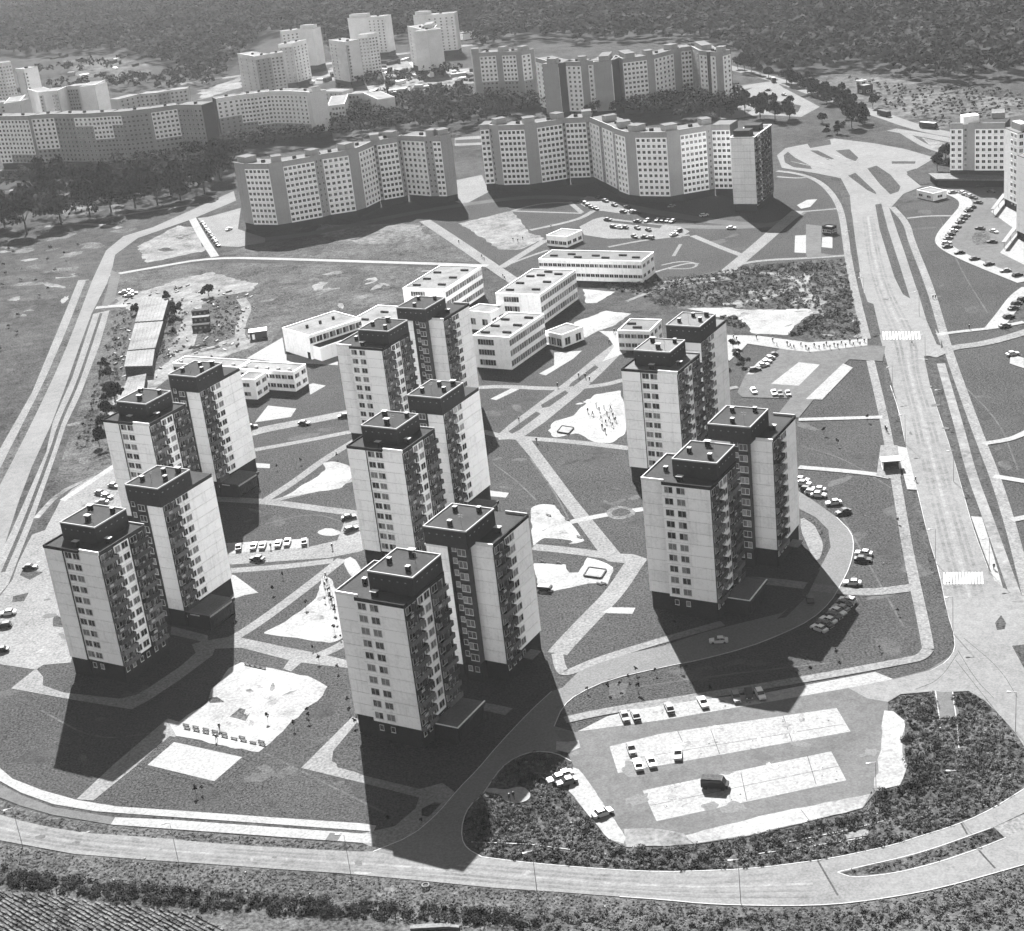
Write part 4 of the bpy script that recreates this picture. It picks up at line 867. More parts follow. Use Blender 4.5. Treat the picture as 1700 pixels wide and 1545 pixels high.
slab("far_block", "hazy low block with three dark stair recesses, right of the even grid block", (340, 10), 3.864, 15,
     [(800, 640), (812, 640), (895, 630), (920, 565), (990, 562), (1020, 560), (1110, 600)], ['b', 'w4', 'b', 'w3', 'b', 'w3'], zt=15, back=far_m, face=far_m, roofm=roof_w, rows=4, zb=2, lift=False)
slab("far_block", "hazy low pale block in front of the far building site", (340, 10), 3.864, 13,
     [(655, 560), (740, 548), (880, 550)], ['w4', 'w5'], zt=13, back=far_m, face=far_m, roofm=roof_w, rows=4, zb=1, lift=False)
slab("far_block", "hazy block with tall pale fins near the left edge", (0, 80), 4.25, 26,
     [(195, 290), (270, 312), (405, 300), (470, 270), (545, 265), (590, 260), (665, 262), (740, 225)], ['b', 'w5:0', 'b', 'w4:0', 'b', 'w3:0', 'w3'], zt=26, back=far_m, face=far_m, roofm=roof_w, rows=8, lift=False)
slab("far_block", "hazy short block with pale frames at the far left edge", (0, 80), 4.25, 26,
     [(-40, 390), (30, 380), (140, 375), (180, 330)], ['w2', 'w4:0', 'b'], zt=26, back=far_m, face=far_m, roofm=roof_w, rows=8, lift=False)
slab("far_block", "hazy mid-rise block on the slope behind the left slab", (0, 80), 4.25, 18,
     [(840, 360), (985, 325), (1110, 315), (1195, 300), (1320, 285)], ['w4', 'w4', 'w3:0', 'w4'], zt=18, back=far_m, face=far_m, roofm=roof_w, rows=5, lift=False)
slab("far_block", "hazy tower at the far left edge, the outermost one", (0, 80), 4.25, 38, [(-60, 110), (10, 105), (75, 95)], ['w3', 'w3'], zt=38, back=far_m, face=far_m, roofm=roof_w, rows=12, lift=False)
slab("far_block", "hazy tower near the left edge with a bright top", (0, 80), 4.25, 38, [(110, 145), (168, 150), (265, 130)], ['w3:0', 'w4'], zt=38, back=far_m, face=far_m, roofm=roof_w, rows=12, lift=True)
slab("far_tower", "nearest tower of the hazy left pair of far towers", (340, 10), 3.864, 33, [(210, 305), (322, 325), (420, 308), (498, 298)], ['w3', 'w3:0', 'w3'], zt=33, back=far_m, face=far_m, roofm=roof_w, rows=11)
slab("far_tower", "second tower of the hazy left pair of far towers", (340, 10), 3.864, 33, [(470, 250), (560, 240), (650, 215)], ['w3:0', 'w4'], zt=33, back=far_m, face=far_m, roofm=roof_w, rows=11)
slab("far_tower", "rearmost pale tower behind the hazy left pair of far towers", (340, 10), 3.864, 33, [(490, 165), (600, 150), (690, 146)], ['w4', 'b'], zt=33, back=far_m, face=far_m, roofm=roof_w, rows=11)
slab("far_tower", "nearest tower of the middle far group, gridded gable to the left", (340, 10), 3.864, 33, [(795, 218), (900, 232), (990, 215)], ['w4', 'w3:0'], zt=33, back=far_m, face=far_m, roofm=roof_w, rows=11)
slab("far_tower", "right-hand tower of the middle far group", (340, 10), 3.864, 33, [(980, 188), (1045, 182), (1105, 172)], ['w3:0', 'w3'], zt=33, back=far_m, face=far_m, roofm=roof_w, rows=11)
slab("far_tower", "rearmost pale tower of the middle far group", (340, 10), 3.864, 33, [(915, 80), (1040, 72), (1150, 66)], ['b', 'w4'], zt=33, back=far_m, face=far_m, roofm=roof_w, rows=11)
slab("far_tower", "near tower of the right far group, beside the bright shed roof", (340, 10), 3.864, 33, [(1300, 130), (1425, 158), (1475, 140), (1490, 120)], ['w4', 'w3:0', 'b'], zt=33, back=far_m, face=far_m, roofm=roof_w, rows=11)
slab("far_tower", "tall rear tower of the right far group, beside the bright shed roof", (340, 10), 3.864, 33, [(1336, 62), (1420, 60), (1600, 44)], ['b', 'w5'], zt=33, back=far_m, face=far_m, roofm=roof_w, rows=11)

# right edge: hotel-like block and two tower ends
slab("hostel_block", "seven-storey block with a tall stair shaft at the right edge", (1530, 160), 4.829, 6.0,
     [(228, 590), (332, 590), (372, 590), (425, 592), (665, 592)], ['w2', 's1', 'b', 'w5'], zt=27, rows=7, zb=6.0, lift=False, roofm=felt)
q = W(1530+400/4.829, 160+590/4.829, 6.0)
r_ = bpy.data.objects[[o.name for o in bpy.data.objects if o.name.startswith("hostel_block")][0]]
b = MB(); b.obox(W(1613, 282, 6)+np.array([0, 3])-np.array(r_.location[:2]), (1, 0), 7, 5, 26.9, 30.5); link("stair_head", b.mesh("stair_head", [walll]), r_)
b = MB(); p0 = W(1556, 309)-np.array(r_.location[:2]); p1 = W(1666, 311)-np.array(r_.location[:2]); b.prism([tuple(p0), tuple(p1), tuple(p1+np.array([0, 11])), tuple(p0+np.array([0, 11]))], 0, 3.2, 0)
cn = link("shop_row", b.mesh("shop_row", [base_m]), r_)
b = MB(); b.prism([tuple(p0+np.array([-1, -1.5])), tuple(p1+np.array([1, -1.5])), tuple(p1+np.array([1, 11])), tuple(p0+np.array([-1, 11]))], 3.2, 3.9, 0); link("canopy", b.mesh("canopy", [pave]), cn)
slab("apartment_block", "partly hidden block behind the seven-storey one, only its upper windows showing", (1530, 160), 4.829, 29, [(562, 140), (670, 134)], ['w3'], zt=29, rows=10, lift=False)
root, Lu, Lv = box_building("edge_tower", "tall pale tower at the right edge, standing on a dark ground storey", "tower block", (668, 252), (772, 292), (860, 262), 33.5, 33.5, (1530, 160), 4.829)
def edge_tower(root, Lu, Lv):
    b = MB(); b.box(0, 0, 3.5, Lu, Lv, 33.3); link("body", b.mesh("body", [core]), root)
    b = MB(); b.box(.2, .2, -.3, Lu-.2, Lv-.2, 3.5); link("plinth", b.mesh("plinth", [dark]), root)
    global Z0, SH
    z_, s_ = Z0, SH; Z0, SH = 3.5, 2.98
    put_face(root, 0, 0, 0, Lu*.45, 'blank'); put_face(root, Lu*.45, 0, 0, Lu*.55, 'win2'); put_face(root, Lu, 0, R(90), min(Lv, 12), 'win2r')
    cladding(root, [(-.1, 0, 0, Lv), (0, Lv, Lu, Lv+.12)])
    Z0, SH = z_, s_
    b = MB(); b.box(-.1, -.1, 33.3, Lu+.1, Lv+.1, 33.6); link("roof", b.mesh("roof", [felt_l]), root)
    b = MB(); b.box(2, 2, 33.6, Lu-2, min(Lv-1, 12), 36.5); link("lift_house", b.mesh("lift_house", [wallg]), root)
edge_tower(root, Lu, Lv)
root, Lu, Lv = box_building("edge_tower", "nearer tower cut off by the right edge, beside the curved car park", "tower block", (770, 470), (905, 520), (960, 480), 33.5, 33.5, (1530, 160), 4.829)
edge_tower(root, Lu, Lv)
def canopy_walk(px0, px1, label):
    a, b_ = W(*px0, 3), W(*px1, 3); c = (a+b_)/2
    root = thing("covered_walkway", label, "canopy", (c[0], c[1], 0), 0, "covered walkways by the right car park")
    d = b_-a; L_ = np.linalg.norm(d); m_ = MB(); m_.obox((0, 0), d, L_, 1.6, 2.9, 3.1); link("roof", m_.mesh("roof", [pale]), root)
    for t_ in (-.45, 0, .45): p = d*t_; m_ = MB(); m_.box(p[0]-.1, p[1]-.1, 0, p[0]+.1, p[1]+.1, 2.9); link("post", m_.mesh("post", [metal]), root)
canopy_walk((1648, 347), (1668, 321), "upper sloping white canopy leading to the right edge tower"); canopy_walk((1666, 402), (1688, 373), "lower sloping white canopy leading to the cut-off tower")
def flat_shop(name, label, cat, A, B, C, z, org, s, wallm, roofm, h=None, nwin=(4, 4), rows=1, zw=1.0, wh=1.5, over=.0, sky=None, pent=None, rightstrip=False):
    """low flat roofed building with rows of windows on its two visible faces"""
    root, Lu, Lv = box_building(name, label, cat, A, B, C, z, z, org, s)
    H = z; b = MB(); b.box(0, 0, -.3, Lu, Lv, H-.1); body = link("wall", b.mesh("wall", [wallm]), root)
    b = MB(); b.box(-over, -over, H-.1, Lu+over, Lv+over, H+.02); link("roof", b.mesh("roof", [roofm]), root)
    rim(root, -over-.03, -over-.03, Lu+over+.03, Lv+over+.03, H-.2, .55, .25, wallm, name="parapet")
    sh = (H-.4)/rows
    for r_ in range(rows):
        zz = r_*sh+zw
        for axis, n, L_ in (('u', nwin[0], Lu), ('v', nwin[1], Lv)):
            for i in range(abs(n)):
                x = L_*(i+.5)/n if n > 0 else L_*.35+(i-abs(n)/2+.5)*2.1
                wd = min(2.6, L_/abs(n)*.86) if n > 0 else 2.1
                me_ = WINGEN(wd, wh)
                if axis == 'u': link("window", me_, root, (x, 0, zz), 0)
                else: link("window", me_, root, (Lu, x, zz), R(90))
    if sky:
        for (a, c_) in sky:
            b = MB(); b.box(-1.6, -.45, 0, 1.6, .45, .55, 0); o = link("skylight", b.mesh("skylight", [base_m]), root, (Lu*a, Lv*c_, H+.02))
    return root, Lu, Lv
WG = {}
def WINGEN(wd, h):
    k = (round(wd, 1), round(h, 1))
    if k not in WG: WG[k] = [window_mesh("window", k[0], k[1], 2, g_, fr=.08) for g_ in ((1, 1), (1, 1), (1, 2))]
    return rng.choice(WG[k])
SK = [(.2, .15), (.75, .2), (.2, .42), (.75, .5), (.2, .7), (.75, .82)]
o1 = (650, 380); s1 = 4.857
flat_shop("school_wing", "front three-storey school wing with long window bands, beside the back centre tower", "school", (655, 862), (945, 880), (1238, 690), 11.5, o1, s1, wallw, roof_w, nwin=(-3, 16), rows=3, zw=1.1, wh=2.1, sky=SK)
flat_shop("school_wing", "rear right three-storey school wing with long window bands, behind the front wing", "school", (838, 522), (1195, 535), (1505, 335), 11.5, o1, s1, wallw, roof_w, nwin=(-3, 16), rows=3, zw=1.1, wh=2.1, sky=SK+[(.45, .9), (.4, .75)])
flat_shop("school_wing", "left three-storey school wing behind the back centre towers", "school", (90, 482), (432, 492), (752, 306), 11.5, o1, s1, wallw, roof_w, nwin=(-3, 16), rows=3, zw=1.1, wh=2.1, sky=SK)
flat_shop("school_link", "low white connecting hall between the school wings", "school", (600, 660), (795, 680), (850, 620), 7, o1, s1, wallw, roof_w, nwin=(2, 2), rows=1, zw=2, wh=2.5)
flat_shop("school_lobby", "small single-storey entrance hall on the right of the front school wing", "school", (1238, 830), (1370, 860), (1465, 775), 4.6, o1, s1, walll, roof_w, nwin=(3, 2), rows=1, zw=.5, wh=2.8)
flat_shop("school_hall", "low school hall with curved skylights left of the back centre towers", "school", (195, 452), (470, 470), (560, 372), 6.5, (500, 380), 2.833, wallw, roof_w, nwin=(3, 3), rows=1, zw=2.5, wh=1.6, sky=[(.2, .3), (.5, .4), (.75, .3), (.3, .7), (.6, .8)])
root, Lu, Lv = flat_shop("gymnasium", "tall white gymnasium with a high band of windows, left of the school", "gymnasium", (1168, 425), (1345, 478), (1585, 330), 9, (180, 440), 4.048, wallw, roof_w, nwin=(0, 0), rows=1, over=.0)
b = MB(); b.box(Lu, 1, -.3, Lu+5, Lv-1, 5.2); ax = link("changing_rooms", b.mesh("changing_rooms", [wallw]), root); b = MB(); b.box(Lu, 1.2, 5.2, Lu+4.8, Lv-1.2, 5.3); link("roof", b.mesh("roof", [felt]), ax)
for i in range(8): link("window", WINGEN(2.6, 2.2), root, (Lu, Lv*(i+.5)/8, 6.0), R(90))
for i in range(5): link("window", WINGEN(1.3, 1.2), ax, (Lu+5, Lv*(.45+i*.1), 2.4), R(90))
for i in range(3): b = MB(); b.box(-.4, -.4, 0, .4, .4, 1.0); link("roof_vent", b.mesh("roof_vent", [base_m]), root, (Lu*.45, Lv*(.25+.25*i), 9.02))
b = MB(); b.box(Lu*.86, -.1, 0, Lu*.96, -.0, 2.6); link("door", b.mesh("door", [base_m]), root)
# kindergarten
ok, sk = (180, 440), 4.048
root, Lu, Lv = flat_shop("kindergarten", "two-storey white kindergarten wing with a flat roof, right part", "kindergarten", (870, 700), (1240, 722), (1318, 668), 7, ok, sk, wallw, roof_w, nwin=(9, 2), rows=2, zw=1.2, wh=1.5)
for i in range(5): b = MB(); b.box(-.5, -.5, 0, .5, .5, .9); link("roof_vent", b.mesh("roof_vent", [metal]), root, (Lu*(.1+.2*i), 1.5, 7.02))
root, Lu, Lv = flat_shop("kindergarten", "white kindergarten wing behind its courtyard, long and low, left part", "kindergarten", (430, 662), (870, 690), (920, 640), 7, ok, sk, wallw, roof_w, nwin=(10, 2), rows=2, zw=1.2, wh=1.5)
for i in range(5): b = MB(); b.box(-.5, -.5, 0, .5, .5, .9); link("roof_vent", b.mesh("roof_vent", [metal]), root, (Lu*(.1+.2*i), 1.5, 7.02))
flat_shop("kindergarten", "square two-storey kindergarten annex projecting towards the lawn", "kindergarten", (862, 770), (980, 775), (1040, 722), 7, ok, sk, wallw, roof_w, nwin=(1, 2), rows=2, zw=1.2, wh=1.5)
flat_shop("health_centre", "long low two-storey building with dark roof above the school", "clinic", (895-1, 430.5), (1065, 434.5), (1083, 419), 8.5, (0, 0), 1, wallw, felt_l, nwin=(22, 3), rows=2, zw=1.7, wh=1.4, sky=[(.1, .4), (.25, .6), (.35, .3), (.5, .5), (.62, .3), (.75, .6), (.9, .4)])
flat_shop("pavilion", "small white flat-roofed pavilion by the diagonal paths", "pavilion", (907, 391), (940, 394), (968, 383), 4.5, (0, 0), 1, wallw, roof_w, nwin=(5, 3), rows=1, zw=1.0, wh=1.6)
flat_shop("shop_building", "pale two-storey building half hidden behind the back right towers", "shop", (75, 238), (330, 245), (400, 150), 7, (1010, 500), 4.827, wallw, felt_l, nwin=(5, 3), rows=2, zw=1.2, wh=1.5, sky=[(.2, .6), (.5, .3)])
flat_shop("kiosk", "small white kiosk on the far side of the road junction", "kiosk", (1522, 316), (1549, 322), (1560, 314), 3.2, (0, 0), 1, walll, roof_w, nwin=(2, 1), rows=1, zw=1, wh=1.2)
flat_shop("kiosk", "dark kiosk with a pale roof near the two white pads", "kiosk", (1365, 376), (1380, 378), (1384, 374), 3.2, (0, 0), 1, base_m, roof_w, nwin=(2, 1), rows=1, zw=1, wh=1.2)
flat_shop("shed", "bright low shed beside the far right towers", "shed", (755, 56), (768, 57), (774, 50), 5, (0, 0), 1, wallw, roof_w, nwin=(1, 1), rows=1)
flat_shop("hut", "lone dark hut with a white roof in the far meadow", "hut", (1423, 141), (1434, 143), (1437, 138), 5, (0, 0), 1, dark, pale, nwin=(1, 1), rows=1)
flat_shop("hut", "small pale hut above the dark one in the far meadow", "hut", (1421, 134), (1429, 135), (1431, 132), 3, (0, 0), 1, walll, pale, nwin=(1, 1), rows=1)

# bus shelter
c = W(1478, 775); root = thing("bus_shelter", "white-roofed bus shelter with an open dark front by the main road", "bus shelter", (c[0], c[1], 0), R(-6))
b = MB(); b.box(-2.2, .2, 0, 2.2, .4, 2.6); link("rear_wall", b.mesh("rear_wall", [dark]), root)
b = MB(); b.box(-2.3, -2.2, 0, -2.1, .4, 2.6); link("side_wall", b.mesh("side_wall", [walll]), root)
b = MB(); b.box(2.1, -2.2, 0, 2.3, .4, 2.6); link("side_wall", b.mesh("side_wall", [walll]), root)
b = MB(); b.box(-2.7, -2.6, 2.6, 2.7, 1.0, 2.85); link("roof", b.mesh("roof", [coping]), root)
b = MB(); b.box(-1.8, -.3, .4, 1.8, .1, .5); link("bench", b.mesh("bench", [wood_m]), root)

# construction yard: sheds of corrugated sheet
def shed(label, px, z, z2=None):
    P = [W(*p, z) for p in px]; c = sum(P)/4; P = [p-c for p in P]
    root = thing("storage_shed", label, "shed", (c[0], c[1], 0), 0, "corrugated sheds of the building yard")
    b = MB(); b.prism([tuple(p*.97) for p in P], -.2, z-.25); link("wall", b.mesh("wall", [wood_m]), root)
    # corrugated roof: ribs running down the short way
    b = MB(); n = 16
    for i in range(n):
        t0, t1 = i/n, (i+.97)/n
        a, d = P[0]+(P[1]-P[0])*t0, P[0]+(P[1]-P[0])*t1; e, f = P[3]+(P[2]-P[3])*t1, P[3]+(P[2]-P[3])*t0
        hh = .08 if i % 2 else 0
        b.prism([tuple(a), tuple(d), tuple(e), tuple(f)], z-.25, z+hh)
    link("roof", b.mesh("roof", [corr]), root)
shed("long corrugated shed in the building yard, farthest of three in line", [(236, 493), (281, 493), (270, 531), (224, 534)], 4)
shed("long corrugated shed in the building yard, middle of three in line", [(224, 536), (271, 533), (258, 577), (212, 581)], 4)
shed("long corrugated shed in the building yard, nearest of three in line", [(211, 583), (257, 579), (253, 607), (206, 608)], 4)
shed("pale low shed between the yard and the left towers", [(212, 626), (243, 620), (238, 650), (198, 665)], 3.5)
for i, (u, v) in enumerate(((334, 524), (335, 535), (335, 548))):
    c = W(u, v); root = thing("site_hut", f"dark wooden site hut in the building yard, {ORD[i]} from the top of the row", "hut", (c[0], c[1], 0), R(-4), "row of wooden site huts")
    b = MB(); b.box(-3.4, -1.2, 0, 3.4, 1.2, 2.5); link("wall", b.mesh("wall", [wood_m]), root); b = MB(); b.box(-3.6, -1.4, 2.5, 3.6, 1.4, 2.65); link("roof", b.mesh("roof", [corr if i == 1 else dark]), root)
    for x in (-2, 0, 2): b = MB(); b.box(x-.4, -1.24, 1, x+.4, -1.2, 1.8); link("window", b.mesh("window", [curtain_m]), root)
c = W(430, 560); root = thing("site_cabin", "dark cabin with a pale flat roof at the right of the building yard", "cabin", (c[0], c[1], 0), R(5))
b = MB(); b.box(-3.2, -2, 0, 3.2, 2, 3); link("wall", b.mesh("wall", [dark]), root); b = MB(); b.box(-3.5, -2.3, 3, 3.5, 2.3, 3.2); link("roof", b.mesh("roof", [walll]), root); b = MB(); b.box(-2.4, -2.05, 0, -1.4, -2, 2.1); link("door", b.mesh("door", [walll]), root)
for i, (u, v, d_) in enumerate(((330, 575, 20), (345, 580, 15), (352, 578, 25))):
    c = W(u, v); b = MB(); r = random.Random(i)
    for k in range(5): b.obox((r.uniform(-.4, .4), (k-2)*.5), (1, .06*r.uniform(-1, 1)), 5.5, .35, 0, .35+.25*(k % 2))
    o = link("beam_pile", b.mesh("beam_pile", [(wood_m, metal, wall_ := pave)[i]]), None, (c[0], c[1], 0), R(d_)); tag(o, f"pile of beams lying in the building yard, {ORD[i]} from the left", "beams", "piles of beams in the building yard")

KO = link("kerb", KM.mesh("kerb", [kerbm])); KO['kind'] = 'structure'

# ------------------------------------------------------------------ trees
def crown_mesh(seed, r=3.4, h=4.6, k=1250, q=.62, lm=leaf):
    global NR
    st = NR; NR = np.random.default_rng(seed)
    n = 9; C = NR.normal(size=(n, 3))*np.array([r*.42, r*.42, h*.34]); C[0] = 0
    V, F = leafcloud(C, NR.uniform(r*.38, r*.62, n), k//n, q)
    me = mesh_np("crown", V, F, lm); NR = st; return me
CROWN = [crown_mesh(s) for s in range(5)]
def trunk_mesh(seed, h=3.2, r=.2):
    b = MB(); g_ = random.Random(seed); b.tube(0, 0, -.2, h, r, r*.55)
    for i in range(4):
        a = g_.uniform(0, 6.28); n = len(b.v); x, y = math.cos(a), math.sin(a); z0 = h*.62
        P0 = (x*r*.4, y*r*.4, z0); P1 = (x*1.5, y*1.5, h+.9)
        for p, rr in ((P0, r*.45), (P1, r*.15)):
            for k in range(4): an = k*math.pi/2; b.v.append((p[0]+rr*math.cos(an), p[1]+rr*math.sin(an), p[2]))
        for k in range(4): b.f.append((n+k, n+(k+1) % 4, n+4+(k+1) % 4, n+4+k)); b.m.append(0)
    return b.mesh("trunk", [bark])
TRUNK = [trunk_mesh(s) for s in range(3)]
def tree(u, v, s, label, group=None, name="tree"):
    c = W(u, v); root = thing(name, label, "tree", (c[0], c[1], 0), rng.uniform(0, 6.28), group); root.scale = (s, s, s*rng.uniform(.95, 1.15))
    link("trunk", rng.choice(TRUNK), root); link("crown", rng.choice(CROWN), root, (0, 0, 4.5)); return root
av = [(1225, 112), (1236, 116), (1248, 119), (1262, 123), (1276, 127), (1306, 136), (1314, 139), (1324, 142), (1341, 152), (1348, 156), (1357, 158), (1366, 160), (1376, 166), (1384, 168), (1391, 172), (1400, 174), (1372, 172), (1410, 176)]
for i, (u, v) in enumerate(av): tree(u, v+2, rng.uniform(1.0, 1.35), f"{ORD[i]} tree from the left in the avenue along the far road", "avenue trees along the far road")
for i, (u, v, s) in enumerate([(1187, 196, 1.5), (1214, 194, 1.3), (1237, 190, 1.6), (1262, 196, 1.9), (1287, 200, 1.6), (1311, 197, 1.4)]): tree(u, v, s, f"dark tree behind the gable tower by the far car park, {ORD[i]} from the left", "trees by the far car park")
for i, (u, v, s) in enumerate([(1414, 212, 1.8), (1432, 206, 1.4), (1449, 180, 1.0), (1365, 204, .8), (1373, 224, .6), (1390, 222, .8), (1418, 196, 1.3), (1556, 283, 1.0), (1570, 268, 1.2)]):
    tree(u, v, s, ["tall dark tree beside the far road left of the bus", "bushy tree just left of the first bus", "small round tree across the far road from the avenue", "thin young tree on the slope below the avenue", "low bush-like tree left of the junction loop", "low round tree just above the junction loop", "slim tree rising at the end of the avenue", "small tree in front of the kiosk", "dark tree left of the seven-storey block"][i])
for i, (u, v, s) in enumerate([(8, 378, 2.1), (45, 388, 2.8), (102, 372, 2.3), (150, 360, 2.2), (185, 352, 2.3), (225, 345, 2.3), (262, 340, 2.4), (300, 332, 2.3), (340, 322, 2.3), (366, 300, 2.4), (75, 330, 2.2), (130, 322, 2.0)]):
    tree(u, v, s*1.15, f"{ORD[i]} from the left of the big rounded trees above the left road" if i < 10 else ("smaller tree standing behind the big trees at the left" if i == 10 else "lone tree between the dirt tracks at the left"), "big trees above the left road" if i < 10 else None)
tree(347, 492, .7, "lone slim dark tree standing on the pale dirt of the building yard")
for i, (u, v, s) in enumerate([(216, 700, 1.0), (192, 668, 1.3), (178, 690, 1.1), (170, 715, 1.0), (183, 630, .8), (278, 508, .9), (290, 525, .9), (288, 545, .8), (165, 740, .9), (175, 612, .7), (228, 520, 0.7)]):
    tree(u, v, s*.75, f"dark bush tree near the building yard, {ORD[i]} of eleven", "bushes round the building yard")
for i, (u, v) in enumerate([(1217, 578), (1224, 600), (1232, 607), (1205, 610)]): tree(u, v, .45, f"small shrub tree near the back right towers, {ORD[i]} from the top", "shrub trees by the footway")
# saplings on the lawns
b = MB(); b.tube(0, 0, 0, 1.9, .05, .03, 5); SAPT = b.mesh("trunk", [bark]); SAPC = [crown_mesh(40+s, .55, .9, 70, .3) for s in range(4)]
SAP = [(1044, 1130), (1010, 1149), (1029, 1144), (1056, 1118), (1088, 1120), (1130, 1116), (1180, 1150), (1060, 1150), (975, 1150), (326, 1320), (336, 1316), (445, 1198), (489, 1210), (514, 1197), (562, 1115), (578, 1170), (581, 1184), (511, 1187), (540, 1000), (508, 1010), (470, 960), (455, 985), (530, 1100), (590, 1205), (645, 1370), (695, 1140), (700, 1370), (520, 1080), (610, 1150), (1100, 962), (868, 900), (1140, 1115), (1490, 1020), (1388, 1092), (1460, 1080), (1340, 1100), (560, 1035), (556, 1020), (552, 1000), (548, 985), (556, 1050), (566, 1062), (1490, 870), (1440, 700), (1390, 740), (1368, 722), (600, 780), (560, 762), (460, 780), (500, 770), (650, 1240), (1120, 1040)]
SAPN = {}; SAP.sort()
def sap_region(u, v):
    if u > 1330 and v < 900: return "on the lawn beside the main road"
    if u > 1330: return "on the lawns of the lower right"
    if u > 930 and v > 1090: return "on the lawn strip above the near car park"
    if u > 800: return "on the lawns right of the centre towers"
    if v < 900: return "on the lawns left of the back centre towers"
    if v < 1070: return "near the left sandy play area"
    if v > 1225: return "on the lowest lawns by the bottom road"
    return "beside the big sand yard and front centre towers"
for i, (u, v) in enumerate(SAP):
    c = W(u, v); root = thing("sapling", f"thin young tree planted on the lawns, number {i+1}", "sapling", (c[0], c[1], 0), rng.uniform(0, 6), "saplings on the lawns"); s = rng.uniform(.5, .95); root.scale = (s, s, s)
    reg = sap_region(u, v); SAPN[reg] = SAPN.get(reg, 0)+1; root['label'] = f"thin young sapling {reg}, {ORD[SAPN[reg]-1]} from the left"
    link("trunk", SAPT, root); link("crown", rng.choice(SAPC), root, (0, 0, 2.1))

# woods as one mass each
FOREST = [(-60, 88), (60, 96), (110, 92), (200, 88), (270, 110), (330, 128), (392, 105), (440, 60), (520, 60), (560, 90), (640, 70), (690, 70), (760, 60), (800, 84), (880, 66), (960, 74), (1060, 70), (1150, 72), (1216, 86), (1228, 106), (1298, 126), (1347, 124), (1400, 117), (1453, 121), (1506, 131), (1559, 145), (1629, 142), (1700, 130), (1780, 130), (1780, -75), (-60, -75)]
FP = np.array(FOREST, float)
def forest(name, poly, spacing, size, k, q, m_, zc=.62, r_=.42, jitter=1.0, up=.5):
    P = [W(u, max(v, -70)) for u, v in poly]; P = np.array(P); lo, hi = P.min(0), P.max(0)
    nx, ny = int((hi[0]-lo[0])/spacing), int((hi[1]-lo[1])/spacing)
    gx, gy = np.meshgrid(np.arange(nx), np.arange(ny)); q0 = np.stack([gx.ravel(), gy.ravel()], 1)*spacing+lo+NR.uniform(-.5, .5, (nx*ny, 2))*spacing*jitter
    q0 = q0[inside(q0, P)]
    n = len(q0); h = size*NR.uniform(.7, 1.25, n)
    C = np.column_stack([q0, h*zc]); V, F = leafcloud(C, h*r_, k, q, flat=.95, up=up)
    print(name, n, len(F)); stuff(name, mesh_np(name, V, F, m_))
forest("forest", FOREST, 11.0, 13, 34, 2.4, leaf_f, up=1.3)
BELT = [(60, 300), (150, 296), (330, 262), (420, 240), (520, 232), (545, 200), (640, 168), (700, 168), (780, 160), (800, 178), (900, 178), (960, 182), (1040, 186), (1210, 155), (1240, 165), (1230, 180), (1185, 205), (1050, 200), (900, 190), (805, 212), (755, 222), (750, 215), (560, 235), (400, 262), (382, 300), (300, 326), (200, 336), (150, 335), (60, 318)]
forest("woodland", BELT, 8.0, 11, 60, 1.3, leaf, up=.8)
forest("woodland", [(0, 352), (60, 350), (170, 335), (330, 318), (380, 305), (372, 318), (262, 345), (130, 378), (60, 392), (0, 395)], 14, 12, 70, 1.3, leaf, up=.8)
forest("woodland", [(0, 300), (60, 296), (60, 318), (0, 330)], 11, 11, 60, 1.3, leaf, up=.8)
forest("far_treeline", [(560, 142), (700, 118), (790, 118), (790, 128), (700, 140), (640, 152)], 13, 8, 20, 1.6, leaf_f)
forest("far_treeline", [(180, 150), (330, 152), (400, 135), (392, 118), (250, 128)], 15, 10, 24, 1.8, leaf_f)
forest("far_treeline", [(60, 115), (200, 112), (200, 124), (60, 130)], 17, 10, 24, 1.8, leaf_f)
forest("far_treeline", [(270, 130), (330, 145), (395, 120), (395, 105), (330, 120)], 13, 10, 20, 2.0, leaf_f)
forest("far_treeline", [(0, 150), (200, 132), (330, 150), (330, 158), (200, 150), (0, 170)], 16, 10, 20, 2.0, leaf_f)
forest("meadow_bushes", [(1400, 130), (1560, 150), (1690, 145), (1700, 180), (1590, 215), (1480, 185)], 6.5, 2.2, 14, 1.0, leaf_l, up=1.5)
forest("field_bushes", [(0, 400), (140, 400), (130, 470), (60, 600), (0, 700)], 16, 1.6, 10, .7, leaf_l)

